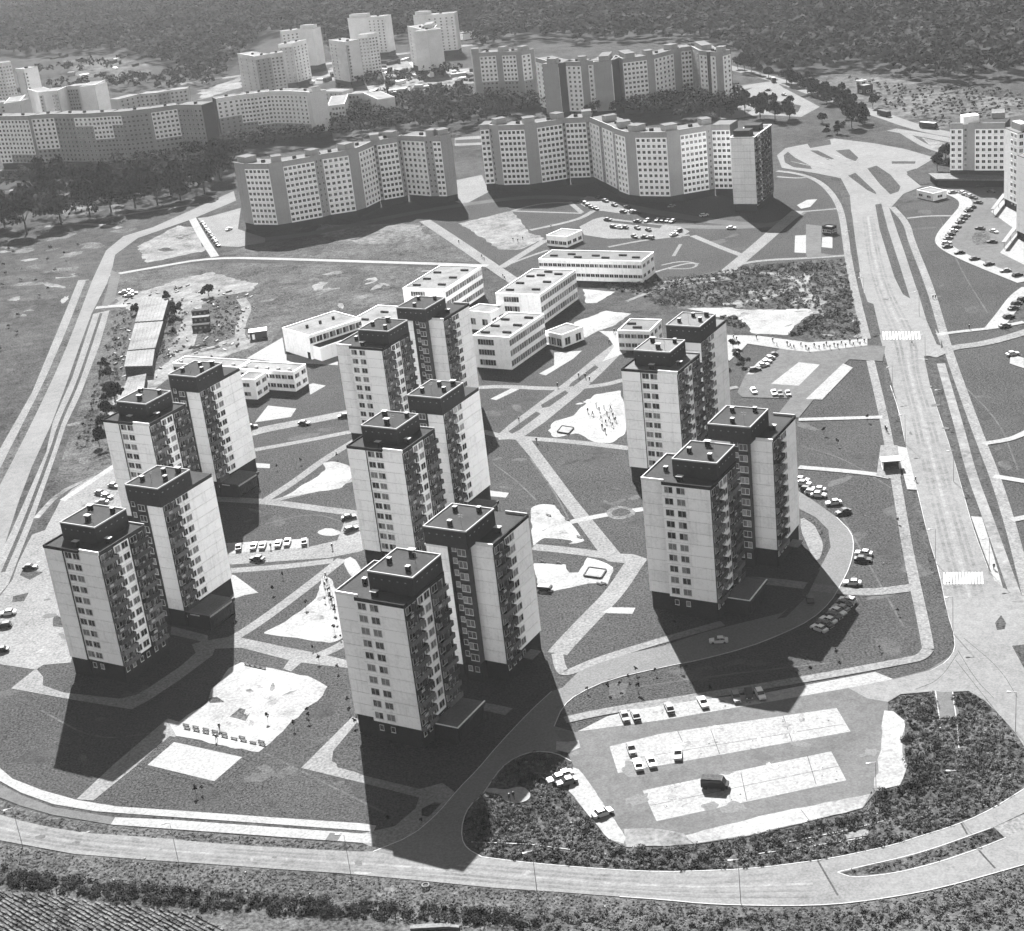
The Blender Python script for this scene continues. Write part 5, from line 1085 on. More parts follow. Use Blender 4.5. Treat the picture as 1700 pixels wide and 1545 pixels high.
# scrub
def scrub(name, poly, dens, rmin, rmax, k, q, m_=leaf_l, flat=.7, avoid=(), up=.7):
    p = in_poly_sample(poly, dens)
    for av_ in avoid: p = p[~inside(p, np.array([W(*a) for a in av_]))]
    r = NR.uniform(rmin, rmax, len(p)); C = np.column_stack([p, r*.45])
    V, F = leafcloud(C, r, k, q, flat=flat, up=up); print(name, len(p), len(F)); stuff(name, mesh_np(name, V, F, m_))
CIRC = [(800, 1305), (845, 1308), (868, 1303), (884, 1312), (884, 1327), (870, 1336), (848, 1340), (830, 1332), (828, 1322), (803, 1318)]
SCR = [(772, 1400), (770, 1363), (781, 1338), (802, 1321), (818, 1300), (836, 1275), (860, 1260), (888, 1251), (923, 1254), (944, 1268), (930, 1307), (950, 1328), (979, 1363), (1008, 1398), (1040, 1410), (1100, 1410), (1153, 1404), (1241, 1391), (1312, 1374), (1382, 1360), (1438, 1345), (1458, 1318), (1496, 1306), (1507, 1282), (1503, 1236), (1506, 1194), (1480, 1176), (1482, 1166), (1500, 1156), (1552, 1151), (1608, 1151), (1630, 1164), (1660, 1196), (1682, 1220), (1700, 1246), (1700, 1298), (1676, 1322), (1627, 1350), (1574, 1371), (1521, 1387), (1486, 1399), (1433, 1411), (1380, 1422), (1310, 1432), (1241, 1440), (1170, 1443), (1100, 1444), (1012, 1440), (923, 1433), (853, 1426), (800, 1417)]
AV = [CIRC, [(1553, 1148), (1580, 1148), (1588, 1192), (1558, 1192)], [(1395, 1386), (1440, 1375), (1440, 1386), (1405, 1392)], [(905, 1285), (950, 1280), (955, 1305), (920, 1312)]]
scrub("weeds", SCR, 1.5, .2, .75, 26, .19, avoid=AV)
scrub("shrubs", [(1500, 1180), (1545, 1165), (1560, 1230), (1545, 1300), (1500, 1330), (1450, 1350), (1380, 1385), (1300, 1395), (1455, 1320), (1505, 1290)], .10, .7, 1.7, 110, .24, m_=leaf, avoid=AV)
scrub("shrubs", [(775, 1380), (785, 1345), (800, 1330), (812, 1340), (810, 1370), (795, 1400)], .2, .6, 1.4, 90, .22, m_=leaf)
scrub("shrubs", [(840, 1280), (880, 1256), (930, 1258), (940, 1280), (900, 1300), (860, 1300)], .2, .6, 1.2, 90, .22, m_=leaf, avoid=AV)
scrub("shrubs", [(960, 1340), (1000, 1390), (1040, 1410), (1180, 1410), (1300, 1390), (1300, 1405), (1180, 1425), (1020, 1425), (950, 1380)], .12, .5, 1.2, 90, .22, m_=leaf)
scrub("hedge", [(0, 1437), (70, 1452), (176, 1464), (318, 1480), (450, 1490), (600, 1498), (760, 1508), (900, 1518), (900, 1540), (760, 1532), (600, 1524), (450, 1520), (318, 1508), (176, 1494), (70, 1478), (0, 1468)], .9, .4, 1.3, 56, .22, m_=leaf)
scrub("hedge", [(900, 1520), (1120, 1510), (1300, 1520), (1500, 1500), (1700, 1450), (1700, 1545), (900, 1545)], .45, .25, .9, 36, .2, m_=leaf_l)
scrub("tall_grass", [(0, 1402), (123, 1422), (460, 1447), (680, 1464), (1030, 1492), (1170, 1505), (1350, 1508), (1520, 1487), (1700, 1440), (1700, 1545), (850, 1545), (600, 1495), (318, 1478), (0, 1435)], 2.2, .10, .34, 10, .15, m_=leaf_l, up=2.2)
scrub("tall_grass", [(0, 1345), (85, 1360), (184, 1373), (540, 1400), (615, 1408), (529, 1409), (353, 1398), (141, 1381), (35, 1360), (0, 1349)], 2.0, .10, .34, 12, .16, m_=leaf_l, up=2)
scrub("island_grass", [(1400, 1449), (1440, 1442), (1559, 1409), (1640, 1380), (1650, 1395), (1559, 1428), (1488, 1446)], 2.2, .12, .45, 16, .17, up=1.2)
scrub("undergrowth", [(990, 475), (1165, 458), (1230, 445), (1345, 436), (1402, 432), (1420, 520), (1432, 560), (1360, 566), (1330, 545), (1355, 522), (1240, 508), (1100, 508), (1060, 490)], .24, .3, 1.2, 30, .30, avoid=[[(1139, 512), (1206, 510), (1241, 514), (1354, 512), (1361, 519), (1326, 535), (1308, 556), (1248, 553), (1223, 528)]])
scrub("undergrowth", [(188, 525), (222, 505), (205, 600), (190, 690), (140, 760), (125, 740), (155, 650)], .14, .25, 1.0, 26, .28)
scrub("undergrowth", [(280, 500), (310, 520), (300, 590), (262, 600), (272, 550)], .14, .25, 1.0, 26, .28)
scrub("undergrowth", [(345, 500), (395, 500), (400, 555), (345, 560)], .15, .3, .9, 22, .3)
scrub("undergrowth", [(1190, 525), (1225, 528), (1243, 545), (1200, 540)], .3, .5, 1.2, 26, .45)
scrub("undergrowth", [(1325, 540), (1352, 524), (1362, 530), (1330, 556), (1310, 560)], .3, .5, 1.1, 26, .45)
# ploughed strip in the corner
b = MB(); a0 = W(120, 1500); a1 = W(200, 1545); d = (a1-a0)/np.linalg.norm(a1-a0); nn = np.array([d[1], -d[0]])
FLD = np.array([W(*p) for p in [(-30, 1478), (70, 1484), (176, 1500), (300, 1514), (360, 1530), (420, 1600), (-60, 1640)]])
for i in range(-60, 90):
    for j in range(0, 60):
        p = a0+nn*(i*.85)+d*(j*1.5-45)+np.array([rng.uniform(-.1, .1), rng.uniform(-.1, .1)])
        if inside(p[None], FLD)[0]: b.obox(p, d+nn*rng.uniform(-.1, .1), 1.3, .38, 0, rng.uniform(.15, .35))
stuff("crop_rows", b.mesh("crop_rows", [leaf_l]))

# ------------------------------------------------------------------ vehicles
def car_meshes(paintm, estate=False):
    L2, w2 = 2.1, .8
    def loft(secs, mi=0):
        """secs: list of (x, halfwidth, z0, z1)"""
        b = MB(); n0 = len(b.v)
        for x, hw, z0, z1 in secs: b.v += [(x, -hw, z0), (x, hw, z0), (x, hw, z1), (x, -hw, z1)]
        for i in range(len(secs)-1):
            k = i*4
            for j in range(4): b.f.append((k+j, k+(j+1) % 4, k+4+(j+1) % 4, k+4+j)); b.m.append(mi)
        b.f.append((3, 2, 1, 0)); b.m.append(mi); k = (len(secs)-1)*4; b.f.append((k, k+1, k+2, k+3)); b.m.append(mi); return b
    body = loft([(-L2, .68, .38, .72), (-L2+.08, .78, .28, .86), (-1.2, .81, .25, .92), (-.9, .81, .25, .95), (.7, .81, .25, .93), (1.0, .8, .25, .88), (L2-.1, .76, .28, .80), (L2, .70, .38, .68)]).mesh("body", [paintm])
    x0 = -1.95 if estate else -1.45
    g = loft([(x0, .74, .93, .94), (x0+.45, .66, .93, 1.36), (.25, .66, .93, 1.36), (.95, .74, .92, .93)])
    glass = g.mesh("windows", [glass_m])
    r = MB(); r.prism([(x0+.42, -.64), (.28, -.64), (.28, .64), (x0+.42, .64)], 1.35, 1.42, 0)
    for x, y in ((-.35, -.68), (-.35, .62)): r.box(x, y, .93, x+.08, y+.06, 1.36)
    roof = r.mesh("roof", [paintm])
    return body, glass, roof
b = MB(); n = 10
for s_ in (-1, 1):
    for i in range(n): a = 2*math.pi*i/n; b.v.append((.3*math.cos(a), .09*s_, .3*math.sin(a)))
for i in range(n): b.f.append((i, (i+1) % n, n+(i+1) % n, n+i)); b.m.append(0)
b.f += [tuple(range(n)), tuple(range(2*n-1, n-1, -1))]; b.m += [0, 0]
WHEEL = b.mesh("wheel", [tyre_m])
b = MB(); b.box(-.03, -.13, -.09, .03, .13, .09); HEAD = b.mesh("headlight", [frame_m]); BUMP_ = MB().box(-.06, -.78, -.06, .06, .78, .06).mesh("bumper", [metal])
CARM = {(t, e): car_meshes(p, e) for t, p in (('white', car_w), ('grey', car_g), ('dark', car_d)) for e in (0, 1)}
def car(u, v, ang_px, tone, label, group, near=True, scale=1.0):
    """ang_px: direction of the car in the picture (dx,dy)"""
    c = W(u, v, .6); e = W(u+ang_px[0], v+ang_px[1], .6); d = e-c; rz = math.atan2(d[1], d[0])+rng.uniform(-.05, .05)+(math.pi if rng.random() < .4 else 0)
    es = rng.random() < .25; body, glass, roof = CARM[(tone, 1 if es else 0)]
    root = thing("parked_car", label, "car", (c[0], c[1], .09), rz, group)
    root.scale = (scale,)*3
    link("body", body, root); link("windows", glass, root); link("roof", roof, root)
    for x in (-1.25, 1.3):
        for y in (-.72, .72): link("wheel", WHEEL, root, (x, y, .3))
    if near:
        for y in (-.55, .55): link("headlight", HEAD, root, (2.1, y, .6))
        link("bumper", BUMP_, root, (2.1, 0, .4)); link("bumper", BUMP_, root, (-2.1, 0, .4))
    return root
def row(phrase, group, cars, near=True, order="from the left"):
    cs = sorted(cars, key=lambda q: q[0]) if 'left' in order else sorted(cars, key=lambda q: q[1])
    for i, (u, v, dx, dy, t) in enumerate(cs):
        nm = t
        lab = f"{nm} car, {ORD[i]} {order} {phrase}" if len(cs) > 1 else f"{nm} car {phrase}"
        car(u, v, (dx, dy), t, lab, group if len(cs) > 1 else None, near)
row("in the upper bays of the near car park", "cars in the upper bays", [(1037, 1189, 8, 26, 'dark'), (1055, 1187, 8, 26, 'dark'), (1111, 1175, 12, 24, 'dark'), (1167, 1166, 12, 22, 'white'), (1222, 1157, 10, 25, 'grey'), (1243, 1151, 5, 22, 'dark'), (1262, 1152, 10, 22, 'white')])
row("on the middle gravel bays of the near car park", "cars on the middle bays", [(1048, 1243, 7, 26, 'dark'), (1059, 1269, 7, 25, 'white'), (1081, 1264, 8, 25, 'white'), (1125, 1251, 3, 25, 'white')])
row("where shrubs meet the near car park", "cars by the shrubs", [(935, 1286, 60, -18, 'white'), (925, 1292, 60, -18, 'white'), (941, 1297, 60, -18, 'grey')])
row("parked alone on the gravel margin beside the shrubs", None, [(1000, 1349, 34, -12, 'white')])
row("in the row below the road's bend", "cars below the bend", [(1360, 1043, 60, 22, 'white'), (1369, 1036, 60, 22, 'dark'), (1375, 1029, 60, 22, 'white'), (1384, 1022, 60, 22, 'dark'), (1391, 1015, 60, 22, 'white'), (1396, 1009, 60, 18, 'grey'), (1402, 1002, 60, 15, 'dark'), (1407, 996, 60, 12, 'white')])
row("standing in the shade on the access road by the front right tower", None, [(1345, 995, 5, 30, 'dark')])
row("driving along the shaded access road", None, [(1193, 1063, 60, -2, 'white')])
row("parked by the footpath that crosses the right lawn", None, [(1415, 967, 60, 2, 'white')])
row("of two on the lawn beyond the bend", "two cars beyond the bend", [(1434, 918, 50, 4, 'white'), (1432, 928, 50, 4, 'dark')], order="from the top")
row("in the line beside the front right towers", "cars along the right lawn", [(1331, 796, 50, 5, 'white'), (1334, 802, 50, 5, 'white'), (1341, 812, 50, 5, 'dark'), (1349, 817, 50, 5, 'white'), (1358, 812, 50, 3, 'white'), (1359, 821, 50, 3, 'white'), (1384, 834, 50, -5, 'white'), (1400, 849, 50, -12, 'dark')])
row("in the car park beside the back right towers", "cars in the back right car park", [(1282, 589, 50, -14, 'dark'), (1277, 595, 50, -14, 'white'), (1272, 601, 50, -14, 'white'), (1267, 606, 50, -10, 'white'), (1253, 613, 50, -8, 'dark'), (1251, 649, 14, 20, 'white'), (1285, 652, 10, 20, 'white'), (1295, 653, 10, 20, 'dark'), (1308, 653, 10, 20, 'grey')], order="from the top")
row("in the pale car park, front left towers", "cars behind the front left towers", [(189, 806, 40, 6, 'grey'), (167, 818, 40, 8, 'grey'), (178, 824, 40, 8, 'grey'), (169, 833, 40, -2, 'grey')])
row("at the left edge beside the front left tower", "cars at the left edge", [(50, 941, 50, -3, 'dark'), (13, 1017, 50, -8, 'white'), (6, 1038, 50, -8, 'dark'), (1, 1079, 50, -8, 'dark')], order="from the top")
row("in the bays between left and centre towers", "cars in the bays between the towers", [(371, 910, 10, -28, 'dark'), (396, 908, 5, -28, 'dark'), (421, 906, 8, -28, 'white'), (436, 905, 8, -28, 'white'), (462, 902, 10, -28, 'white'), (477, 900, 12, -28, 'white'), (505, 899, 2, -28, 'dark')])
row("on the road below the row of bays between the towers", None, [(427, 927, 60, 2, 'dark')])
row("of the pair beside the middle centre tower", "two dark cars by the middle centre tower", [(579, 858, 50, -8, 'dark'), (583, 878, 50, -15, 'dark')], order="from the top")
row("on the road below the kindergarten", "cars below the kindergarten", [(505, 702, 50, 2, 'dark'), (417, 708, 40, -6, 'dark'), (571, 690, 40, -6, 'dark')])
row("in the cluster in the building yard", "vehicles in the building yard", [(205, 485, 40, -4, 'white'), (213, 483, 40, -4, 'white'), (221, 486, 40, -4, 'white'), (214, 490, 40, -4, 'white')], False)
row("in the slanting row left of the left slab block", "cars left of the left slab", [(336+i*3.2, 370+i*4.6, 30, 12, 'dark' if i % 3 else 'grey') for i in range(9)], False, "from the top")
row("parked behind the row left of the left slab block", None, [(380, 380, 20, -8, 'white')], False)
row("in front of the right slab block", "cars in front of the right slab", [(965, 333, 30, 8, 'dark'), (972, 337, 30, 8, 'grey'), (977, 341, 30, 8, 'dark'), (982, 344, 30, 8, 'dark'), (989, 346, 30, 8, 'grey'), (993, 328, 30, 8, 'dark'), (1005, 333, 30, 8, 'dark'), (1020, 340, 30, 8, 'dark'), (1041, 343, 30, 8, 'dark'), (1035, 351, 30, 3, 'dark'), (1050, 351, 30, 3, 'white'), (1057, 352, 30, 3, 'dark'), (1115, 342, 30, -8, 'grey'), (1169, 357, 30, -6, 'white'), (1009, 364, 30, 2, 'dark'), (1058, 367, 30, 2, 'dark'), (1074, 366, 20, -10, 'grey'), (1092, 365, 20, -10, 'dark'), (1101, 365, 20, -10, 'dark'), (1109, 366, 20, -10, 'dark'), (1116, 367, 20, -10, 'grey')], False)
row("in the car park above the long low building", "cars above the long low building", [(1019, 376, 30, 4, 'dark'), (1028, 377, 30, 4, 'white'), (1037, 377, 30, 4, 'dark'), (1058, 378, 20, 8, 'dark'), (1076, 381, 20, 8, 'dark'), (1053, 392, 20, 8, 'dark'), (1071, 393, 30, 2, 'dark'), (1079, 394, 30, 2, 'grey'), (1119, 389, 30, -8, 'white'), (1126, 383, 30, -8, 'dark'), (1214, 378, 30, 0, 'white')], False)
row("in the curved line of the right-hand car park", "cars in the curved car park", [(1582, 319, 30, -4, 'grey'), (1598, 320, 30, 6, 'white'), (1603, 323, 30, 6, 'dark'), (1610, 325, 30, 6, 'white'), (1616, 328, 30, 6, 'dark'), (1624, 336, 30, 4, 'dark'), (1613, 344, 30, -6, 'dark'), (1608, 349, 30, -6, 'dark'), (1603, 358, 30, -6, 'grey'), (1598, 363, 30, -6, 'dark'), (1594, 368, 30, -6, 'grey'), (1588, 377, 30, -6, 'dark'), (1582, 383, 30, -6, 'white'), (1578, 389, 30, -6, 'dark'), (1574, 395, 30, -6, 'grey'), (1571, 403, 30, -4, 'white'), (1573, 409, 30, -4, 'dark')], False, "from the top")
row("along the right-hand car park's lower edge", "cars along the lower edge of the curved car park", [(1593, 419, 40, -4, 'dark'), (1618, 429, 40, -6, 'dark'), (1642, 438, 40, -6, 'dark'), (1669, 449, 40, -4, 'grey'), (1689, 456, 40, -10, 'dark')], False)
row("in the middle of the right-hand car park", "cars in the middle of the right-hand car park", [(1629, 308, 40, 0, 'dark'), (1646, 318, 40, 4, 'dark'), (1650, 384, 30, 8, 'white'), (1647, 401, 30, 0, 'dark'), (1627, 379, 30, 3, 'dark')], False)
row("beside the right edge below the car park", "cars beside the right edge", [(1697, 496, 30, -10, 'dark'), (1687, 503, 30, -10, 'dark'), (1682, 511, 30, -10, 'dark'), (1675, 525, 30, -6, 'dark'), (1668, 540, 30, -6, 'grey'), (1681, 587, 40, -6, 'white')], False, "from the top")
row("by the far car park behind the gable tower", "cars by the far car park", [(1224, 155, 20, -3, 'grey'), (1218, 160, 20, -3, 'dark'), (1275, 149, 20, 0, 'dark'), (1302, 157, 20, 3, 'grey')], False)
row("on the drive in front of the front left kindergarten wing", None, [(373, 660, 30, -5, 'white')], False)
# delivery van
def van(u, v, d_, label, L_=5.2, Wd=1.9, H=2.3, pm=car_d, name="van", cat="van", roofm=None):
    c = W(u, v, .8); e = W(u+d_[0], v+d_[1], .8); rz = math.atan2(*(e-c)[::-1])
    root = thing(name, label, cat, (c[0], c[1], .09), rz)
    b = MB(); hl = L_/2
    P = [(-hl, .45), (-hl, H-.15), (-hl+.2, H), (hl-1.1, H), (hl-.45, 1.25), (hl, 1.1), (hl, .45)]
    n = len(P); b.v = [(x, -Wd/2, z) for x, z in P]+[(x, Wd/2, z) for x, z in P]
    b.f = [tuple(range(n)), tuple(range(2*n-1, n-1, -1))]+[(i, n+i, n+(i+1) % n, (i+1) % n) for i in range(n)]; b.m = [0]*len(b.f)
    link("body", b.mesh("body", [pm]), root)
    b = MB(); b.box(-hl+.3, -Wd/2-.02, H-.85, hl-1.3, -Wd/2, H-.3); b.box(-hl+.3, Wd/2, H-.85, hl-1.3, Wd/2+.02, H-.3); link("side_window", b.mesh("side_window", [glass_m]), root)
    if roofm: b = MB(); b.box(-hl+.2, -Wd/2+.05, H, hl-1.2, Wd/2-.05, H+.06); link("roof", b.mesh("roof", [roofm]), root)
    for x in (-hl+.9, hl-1.0):
        for y in (-Wd/2+.05, Wd/2-.05): link("wheel", WHEEL, root, (x, y, .42), 0, (1.35, 1, 1.35))
    return root
van(1187, 1302, (60, 4), "dark van with a pale roof parked alone on the lowest bays", roofm=rail_d)
van(1468, 190, (30, 7), "dark city bus on the far road near the tall tree", 11, 2.5, 3.0, car_d, "bus", "bus", rail_m)
van(1542, 210, (30, 3), "city bus with a white roof on the far road near the right edge", 11, 2.5, 3.0, car_d, "bus", "bus", coping)
van(1284, 134, (10, 12), "dark lorry on the far road in a gap of the avenue", 7, 2.4, 3.0, car_d, "lorry", "lorry")
c = W(1145-8, 1245); c = W(950, 958)
van(904, 975, (50, 4), "dark flat-topped trailer standing on the sandy play area by the front centre towers", 3.6, 1.8, 1.3, car_d, "trailer", "trailer")

# ------------------------------------------------------------------ people
def person_mesh(seed, stride):
    J = [(0, 0, .95), (0, 0, 1.15), (0, 0, 1.42), (0, 0, 1.54), (0, .02, 1.68), (.1, 0, .9), (.11, stride*.22, .5), (.11, stride*.35-.05, .06), (.11, stride*.35+.12, .03),
         (-.1, 0, .9), (-.11, -stride*.15, .5), (-.11, -stride*.42, .08), (-.11, -stride*.42+.15, .03), (.2, 0, 1.4), (.25, -stride*.18, 1.12), (.25, -stride*.1, .88), (-.2, 0, 1.4), (-.25, stride*.18, 1.12), (-.25, stride*.28, .9)]
    E_ = [(0, 1), (1, 2), (2, 3), (3, 4), (0, 5), (5, 6), (6, 7), (7, 8), (0, 9), (9, 10), (10, 11), (11, 12), (2, 13), (13, 14), (14, 15), (2, 16), (16, 17), (17, 18)]
    Rr = [.15, .14, .16, .06, .11, .1, .07, .045, .035, .1, .07, .045, .035, .065, .045, .035, .065, .045, .035]
    me = bpy.data.meshes.new("person"); me.from_pydata(J, E_, []); o = bpy.data.objects.new("person", me); COL.objects.link(o)
    md = o.modifiers.new("s", 'SKIN')
    for i, r in enumerate(Rr): me.skin_vertices[0].data[i].radius = (r, r*.85)
    me.skin_vertices[0].data[0].use_root = True
    bpy.context.view_layer.update(); dg = bpy.context.evaluated_depsgraph_get(); out = bpy.data.meshes.new_from_object(o.evaluated_get(dg)); bpy.data.objects.remove(o)
    out.materials.clear(); out.materials.append(cloth_d); out.materials.append(skin_m)
    for p in out.polygons:
        if p.center.z > 1.52: p.material_index = 1
    return out
PM = [person_mesh(1, 1.0), person_mesh(2, -1.0), person_mesh(3, .3)]
def people(pts, phrase, group, order="from the left"):
    for i, (u, v) in enumerate(sorted(pts)):
        c = W(u, v); o = link("person", rng.choice(PM), None, (c[0], c[1], .15), rng.uniform(0, 6.28)); s = rng.uniform(.9, 1.05); o.scale = (s, s, s)
        tag(o, f"person in dark clothes, {ORD[i]} {order} {phrase}", "person", group)
people([(1283, 568), (1290, 575), (1307, 574), (1312, 577), (1318, 579), (1330, 575), (1338, 580), (1343, 584), (1368, 578), (1372, 574), (1378, 580), (1385, 576), (1391, 578), (1397, 573), (1404, 577), (1411, 571), (1417, 575), (1424, 568), (1428, 574), (1435, 569), (1218, 563), (1223, 566), (1256, 563), (1352, 577), (1360, 580)], "walking to the zebra crossing", "people walking to the zebra crossing")
people([(976, 685), (984, 690), (995, 683), (1003, 679), (998, 697), (1006, 704), (1012, 699), (1000, 712), (1008, 690), (1014, 681), (1018, 693), (1022, 700), (990, 676), (1005, 719), (1017, 709)], "on the playground by the back right tower", "people on the playground")
people([(1012, 571), (1046, 546), (972, 628), (926, 643), (979, 633), (891, 735), (855, 606), (1020, 553), (961, 627), (862, 700)], "on the paths before the school", "people near the school")
people([(1549, 497), (1553, 496), (1470, 714), (1472, 718), (1514, 572), (1609, 547), (1520, 800), (1650, 946)], "beside the main road", "people by the main road")
people([(700, 376), (762, 404), (804, 432), (835, 460), (838, 464), (800, 428), (852, 400), (860, 402), (868, 398), (915, 378)], "on the diagonal path above the school", "people above the school")
people([(543, 968), (540, 975), (545, 985), (548, 992), (551, 1000), (556, 1012), (541, 960), (450, 905+6), (552, 912), (360, 1230), (365, 1212)], "by the left sandy play areas", "people by the left play areas")
people([(846, 1329), (853, 1326)], "on the pale circle in the shrubs", "two people on the pale circle")

# ------------------------------------------------------------------ street furniture
b = MB(); b.tube(0, 0, 0, 9.2, .07, .04, 6); POLE = b.mesh("pole", [metal]); b = MB(); b.box(-.05, -.05, 9.15, 1.2, .05, 9.25); ARM = b.mesh("arm", [metal]); b = MB(); b.box(.9, -.18, 9.02, 1.75, .18, 9.2); LH = b.mesh("lamp_head", [coping])
LP = [(1434, 500, "beside the pavement above the first zebra crossing"), (1526, 525, "on the median above the first zebra crossing"), (1536, 600, "at the right kerb just below the first zebra crossing"), (1482, 655, "on the left verge below the first zebra crossing"),
      (1503, 738, "on the left verge just above the bus shelter"), (1562, 695, "on the right verge level with the left lawn path"), (1583, 800, "on the right verge across from the bus shelter"), (1642, 951, "on the right bus bay above the second zebra crossing"), (1553, 935, "on the left kerb above the second zebra crossing"),
      (1582, 1052, "at the left kerb where the access turns off"), (1686, 1216, "at the right edge above the shrubs"), (1587, 1350, "among the tall shrubs of the right corner"), (1230, 1500, "on the far kerb of the bottom road, right of centre"), (892, 1484, "on the near kerb of the bottom road, centre"), (583, 1455, "on the near kerb of the bottom road, left of centre"),
      (297, 1434, "on the near kerb of the bottom road, towards the left"), (38, 1406, "on the near kerb of the bottom road, far left"), (1455, 1335, "at the right end of the lowest parking bays"), (1412, 420, "on the verge beside the upper main road")]
for u, v, ph in LP:
    c = W(u, v); root = thing("street_lamp", f"tall thin street lamp {ph}", "street lamp", (c[0], c[1], 0), rng.uniform(-.4, .4)+R(180), "street lamps"); link("pole", POLE, root); link("arm", ARM, root); link("lamp_head", LH, root)
# sandboxes
def sandbox(px, label):
    P = [W(*p) for p in px]; c = sum(P)/4; root = thing("sandbox", label, "sandbox", (c[0], c[1], 0)); P = [p-c for p in P]
    for i in range(4):
        a, b_ = P[i], P[(i+1) % 4]; m_ = MB(); m_.obox((a+b_)/2, b_-a, np.linalg.norm(b_-a)-.3, .28, 0, .5); link("edge_board", m_.mesh("edge_board", [wood_m]), root)
    m_ = MB(); m_.prism([tuple(p*.93) for p in P], .0, .32); link("sand_fill", m_.mesh("sand_fill", [sand]), root)
sandbox([(969, 957), (978, 943), (1007, 947), (998, 961)], "square wooden-edged sandbox on the sand by the path junction right of the centre towers")
sandbox([(925, 718), (933, 708), (953, 711), (944, 721)], "small square sandbox left of the playing group")
# benches
def bench(u, v, d_, label, group):
    c = W(u, v); e = W(u+d_[0], v+d_[1]); rz = math.atan2(*(e-c)[::-1]); root = thing("bench", label, "bench", (c[0], c[1], .12), rz, group)
    b = MB(); b.box(-.85, -.2, .2, .85, .2, .3); link("seat", b.mesh("seat", [wood_m]), root)
    for x in (-.7, .6): b = MB(); b.box(x, -.15, 0, x+.1, .15, .2); link("leg", b.mesh("leg", [metal]), root)
for i in range(9): bench(311+i*15.6, 1210+i*3.4, (10, 2.4), f"bench on the big sand yard, lower row, {ORD[i]} from the left", "benches in two rows on the sand yard")
for i, x in enumerate((309, 325, 342, 357, 372, 402, 434)): bench(x, 1203+(x-309)*.22+1.5, (10, 2.4), f"bench on the big sand yard, upper row, {ORD[i]} from the left", "benches in two rows on the sand yard")
for i, (u, v) in enumerate([(942, 863), (911, 856), (962, 892), (901, 933), (928, 935), (995, 970), (1002, 969)]): bench(u, v, (10, 3), f"low bench by the sandy play areas right of the centre towers, {ORD[i]} of seven", "benches round the sandy play areas")
for i, (u, v) in enumerate([(411, 1104), (419, 1106), (428, 1108), (437, 1110)]): bench(u, v, (10, 2.4), f"bench on the upper edge of the big sand yard, {ORD[i]} from the left", "benches on the upper edge of the sand yard")
# climbing frame line on the left play area
for i, (u, v) in enumerate([(540, 962), (542, 972), (545, 982), (549, 993), (552, 1003)]):
    c = W(u, v); root = thing("climbing_frame", f"thin climbing frame by the front centre tower, {ORD[i]} from the top", "climbing frame", (c[0], c[1], .1), R(40), "climbing frames in a line")
    for x in (-.7, .7): b = MB(); b.tube(x, 0, 0, 1.8, .05, .05, 5); link("post", b.mesh("post", [metal]), root)
    b = MB(); b.box(-.75, -.05, 1.75, .75, .05, 1.85); link("bar", b.mesh("bar", [metal]), root)
# discarded tyres
def torus(R_, r, n=20, m_=8):
    b = MB()
    for i in range(n):
        for j in range(m_):
            a, c_ = 2*math.pi*i/n, 2*math.pi*j/m_; b.v.append(((R_+r*math.cos(c_))*math.cos(a), (R_+r*math.cos(c_))*math.sin(a), r*1.3*math.sin(c_)+r))
    for i in range(n):
        for j in range(m_): b.f.append((i*m_+j, ((i+1) % n)*m_+j, ((i+1) % n)*m_+(j+1) % m_, i*m_+(j+1) % m_)); b.m.append(0)
    return b
for (u, v, s, lab) in ((707, 1473, 1.0, "large pale ring lying in the rough grass below the bottom road"), (839, 1529, .7, "smaller ring half hidden in the weeds at the bottom")):
    c = W(u, v); o = link("concrete_ring", torus(.62*s, .14*s).mesh("concrete_ring", [pale]), None, (c[0], c[1], .35)); tag(o, lab, "concrete ring")
c = W(715, 1541); b = MB(); b.obox((0, 0), (1, -.1), 7, 1.0, 0, .5); b.obox((3.6, -.5), (1, -.3), 3, .7, 0, .4); o = link("concrete_slab", b.mesh("concrete_slab", [pave]), None, (c[0], c[1], .1)); tag(o, "broken white concrete slab lying at the bottom edge in the weeds", "slab")

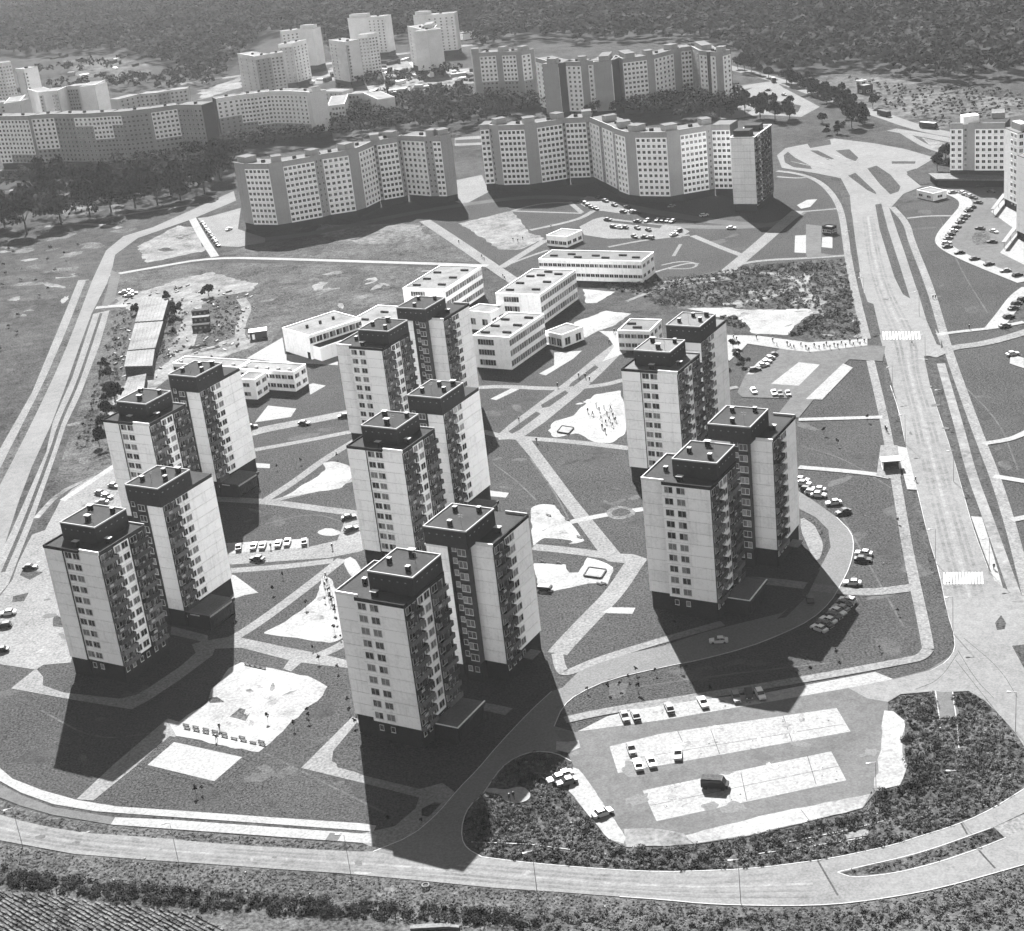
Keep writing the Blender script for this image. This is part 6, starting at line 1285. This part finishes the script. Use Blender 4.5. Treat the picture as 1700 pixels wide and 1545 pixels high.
# small litter and stones in the grass
pts = [in_poly_sample(p, d_) for p, d_ in (([(0, 1405), (680, 1463), (1170, 1505), (1520, 1487), (1700, 1440), (1700, 1545), (0, 1545)], .01), (SCR, .012), ([(0, 400), (140, 430), (60, 600), (0, 650)], .002), ([(480, 450), (800, 445), (640, 500), (460, 530)], .008), ([(560, 1100), (60, 1200), (500, 1340)], .003), ([(1330, 700), (1480, 690), (1550, 1000), (1400, 960)], .003), ([(850, 740), (1030, 745), (1060, 840), (960, 830)], .004))]
b = MB()
for P_ in pts:
    for p in P_:
        s = rng.uniform(.12, .38); b.obox(p, (rng.random()-.5, rng.random()+.01), s, s*.7, .02, .05+s*.5)
stuff("litter", b.mesh("litter", [pale]))

# rubble and stacks of the building yard
b = MB(); YARD = [(200, 490), (300, 470), (420, 490), (430, 560), (380, 590), (300, 600), (240, 640), (180, 660), (190, 560)]
for p in in_poly_sample(YARD, .035):
    s = rng.uniform(.25, 1.1); b.obox(p, (rng.random()-.5, rng.random()+.01), s*rng.uniform(1, 3), s*.6, 0, rng.uniform(.2, .7), rng.choice((0, 0, 1, 2)))
stuff("building_rubble", b.mesh("building_rubble", [pale, dark, metal]))
b = MB()
for p in in_poly_sample([(560, 150), (640, 122), (800, 108), (800, 135), (700, 150), (640, 160)], .004).tolist()+in_poly_sample([(500, 128), (680, 98), (760, 90), (700, 112), (520, 140)], .004).tolist()+in_poly_sample([(80, 90), (260, 90), (250, 120), (120, 130)], .0012).tolist():
    s = rng.uniform(2, 6); b.obox(p, (rng.random()-.5, rng.random()+.01), s*2, s*.7, 0, rng.uniform(1, 3.5), rng.choice((0, 1, 1, 2)))
stuff("building_site_clutter", b.mesh("building_site_clutter", [wallw, dark, wallg]))

# ------------------------------------------------------------------ haze
hz = MB(); hz.box(-1400, -40, -1, 1400, 3300, 185)
hm = bpy.data.materials.new("haze"); hm.use_nodes = True; t = hm.node_tree
for n in list(t.nodes):
    if n.type != 'OUTPUT_MATERIAL': t.nodes.remove(n)
pv = t.nodes.new("ShaderNodeVolumePrincipled"); pv.inputs["Color"].default_value = (.92, .92, .92, 1); pv.inputs["Density"].default_value = HAZE_DENSITY; pv.inputs["Anisotropy"].default_value = 0
t.links.new(pv.outputs[0], [n for n in t.nodes if n.type == 'OUTPUT_MATERIAL'][0].inputs["Volume"])
ho = link("haze", hz.mesh("haze", [hm])); ho['kind'] = 'stuff'
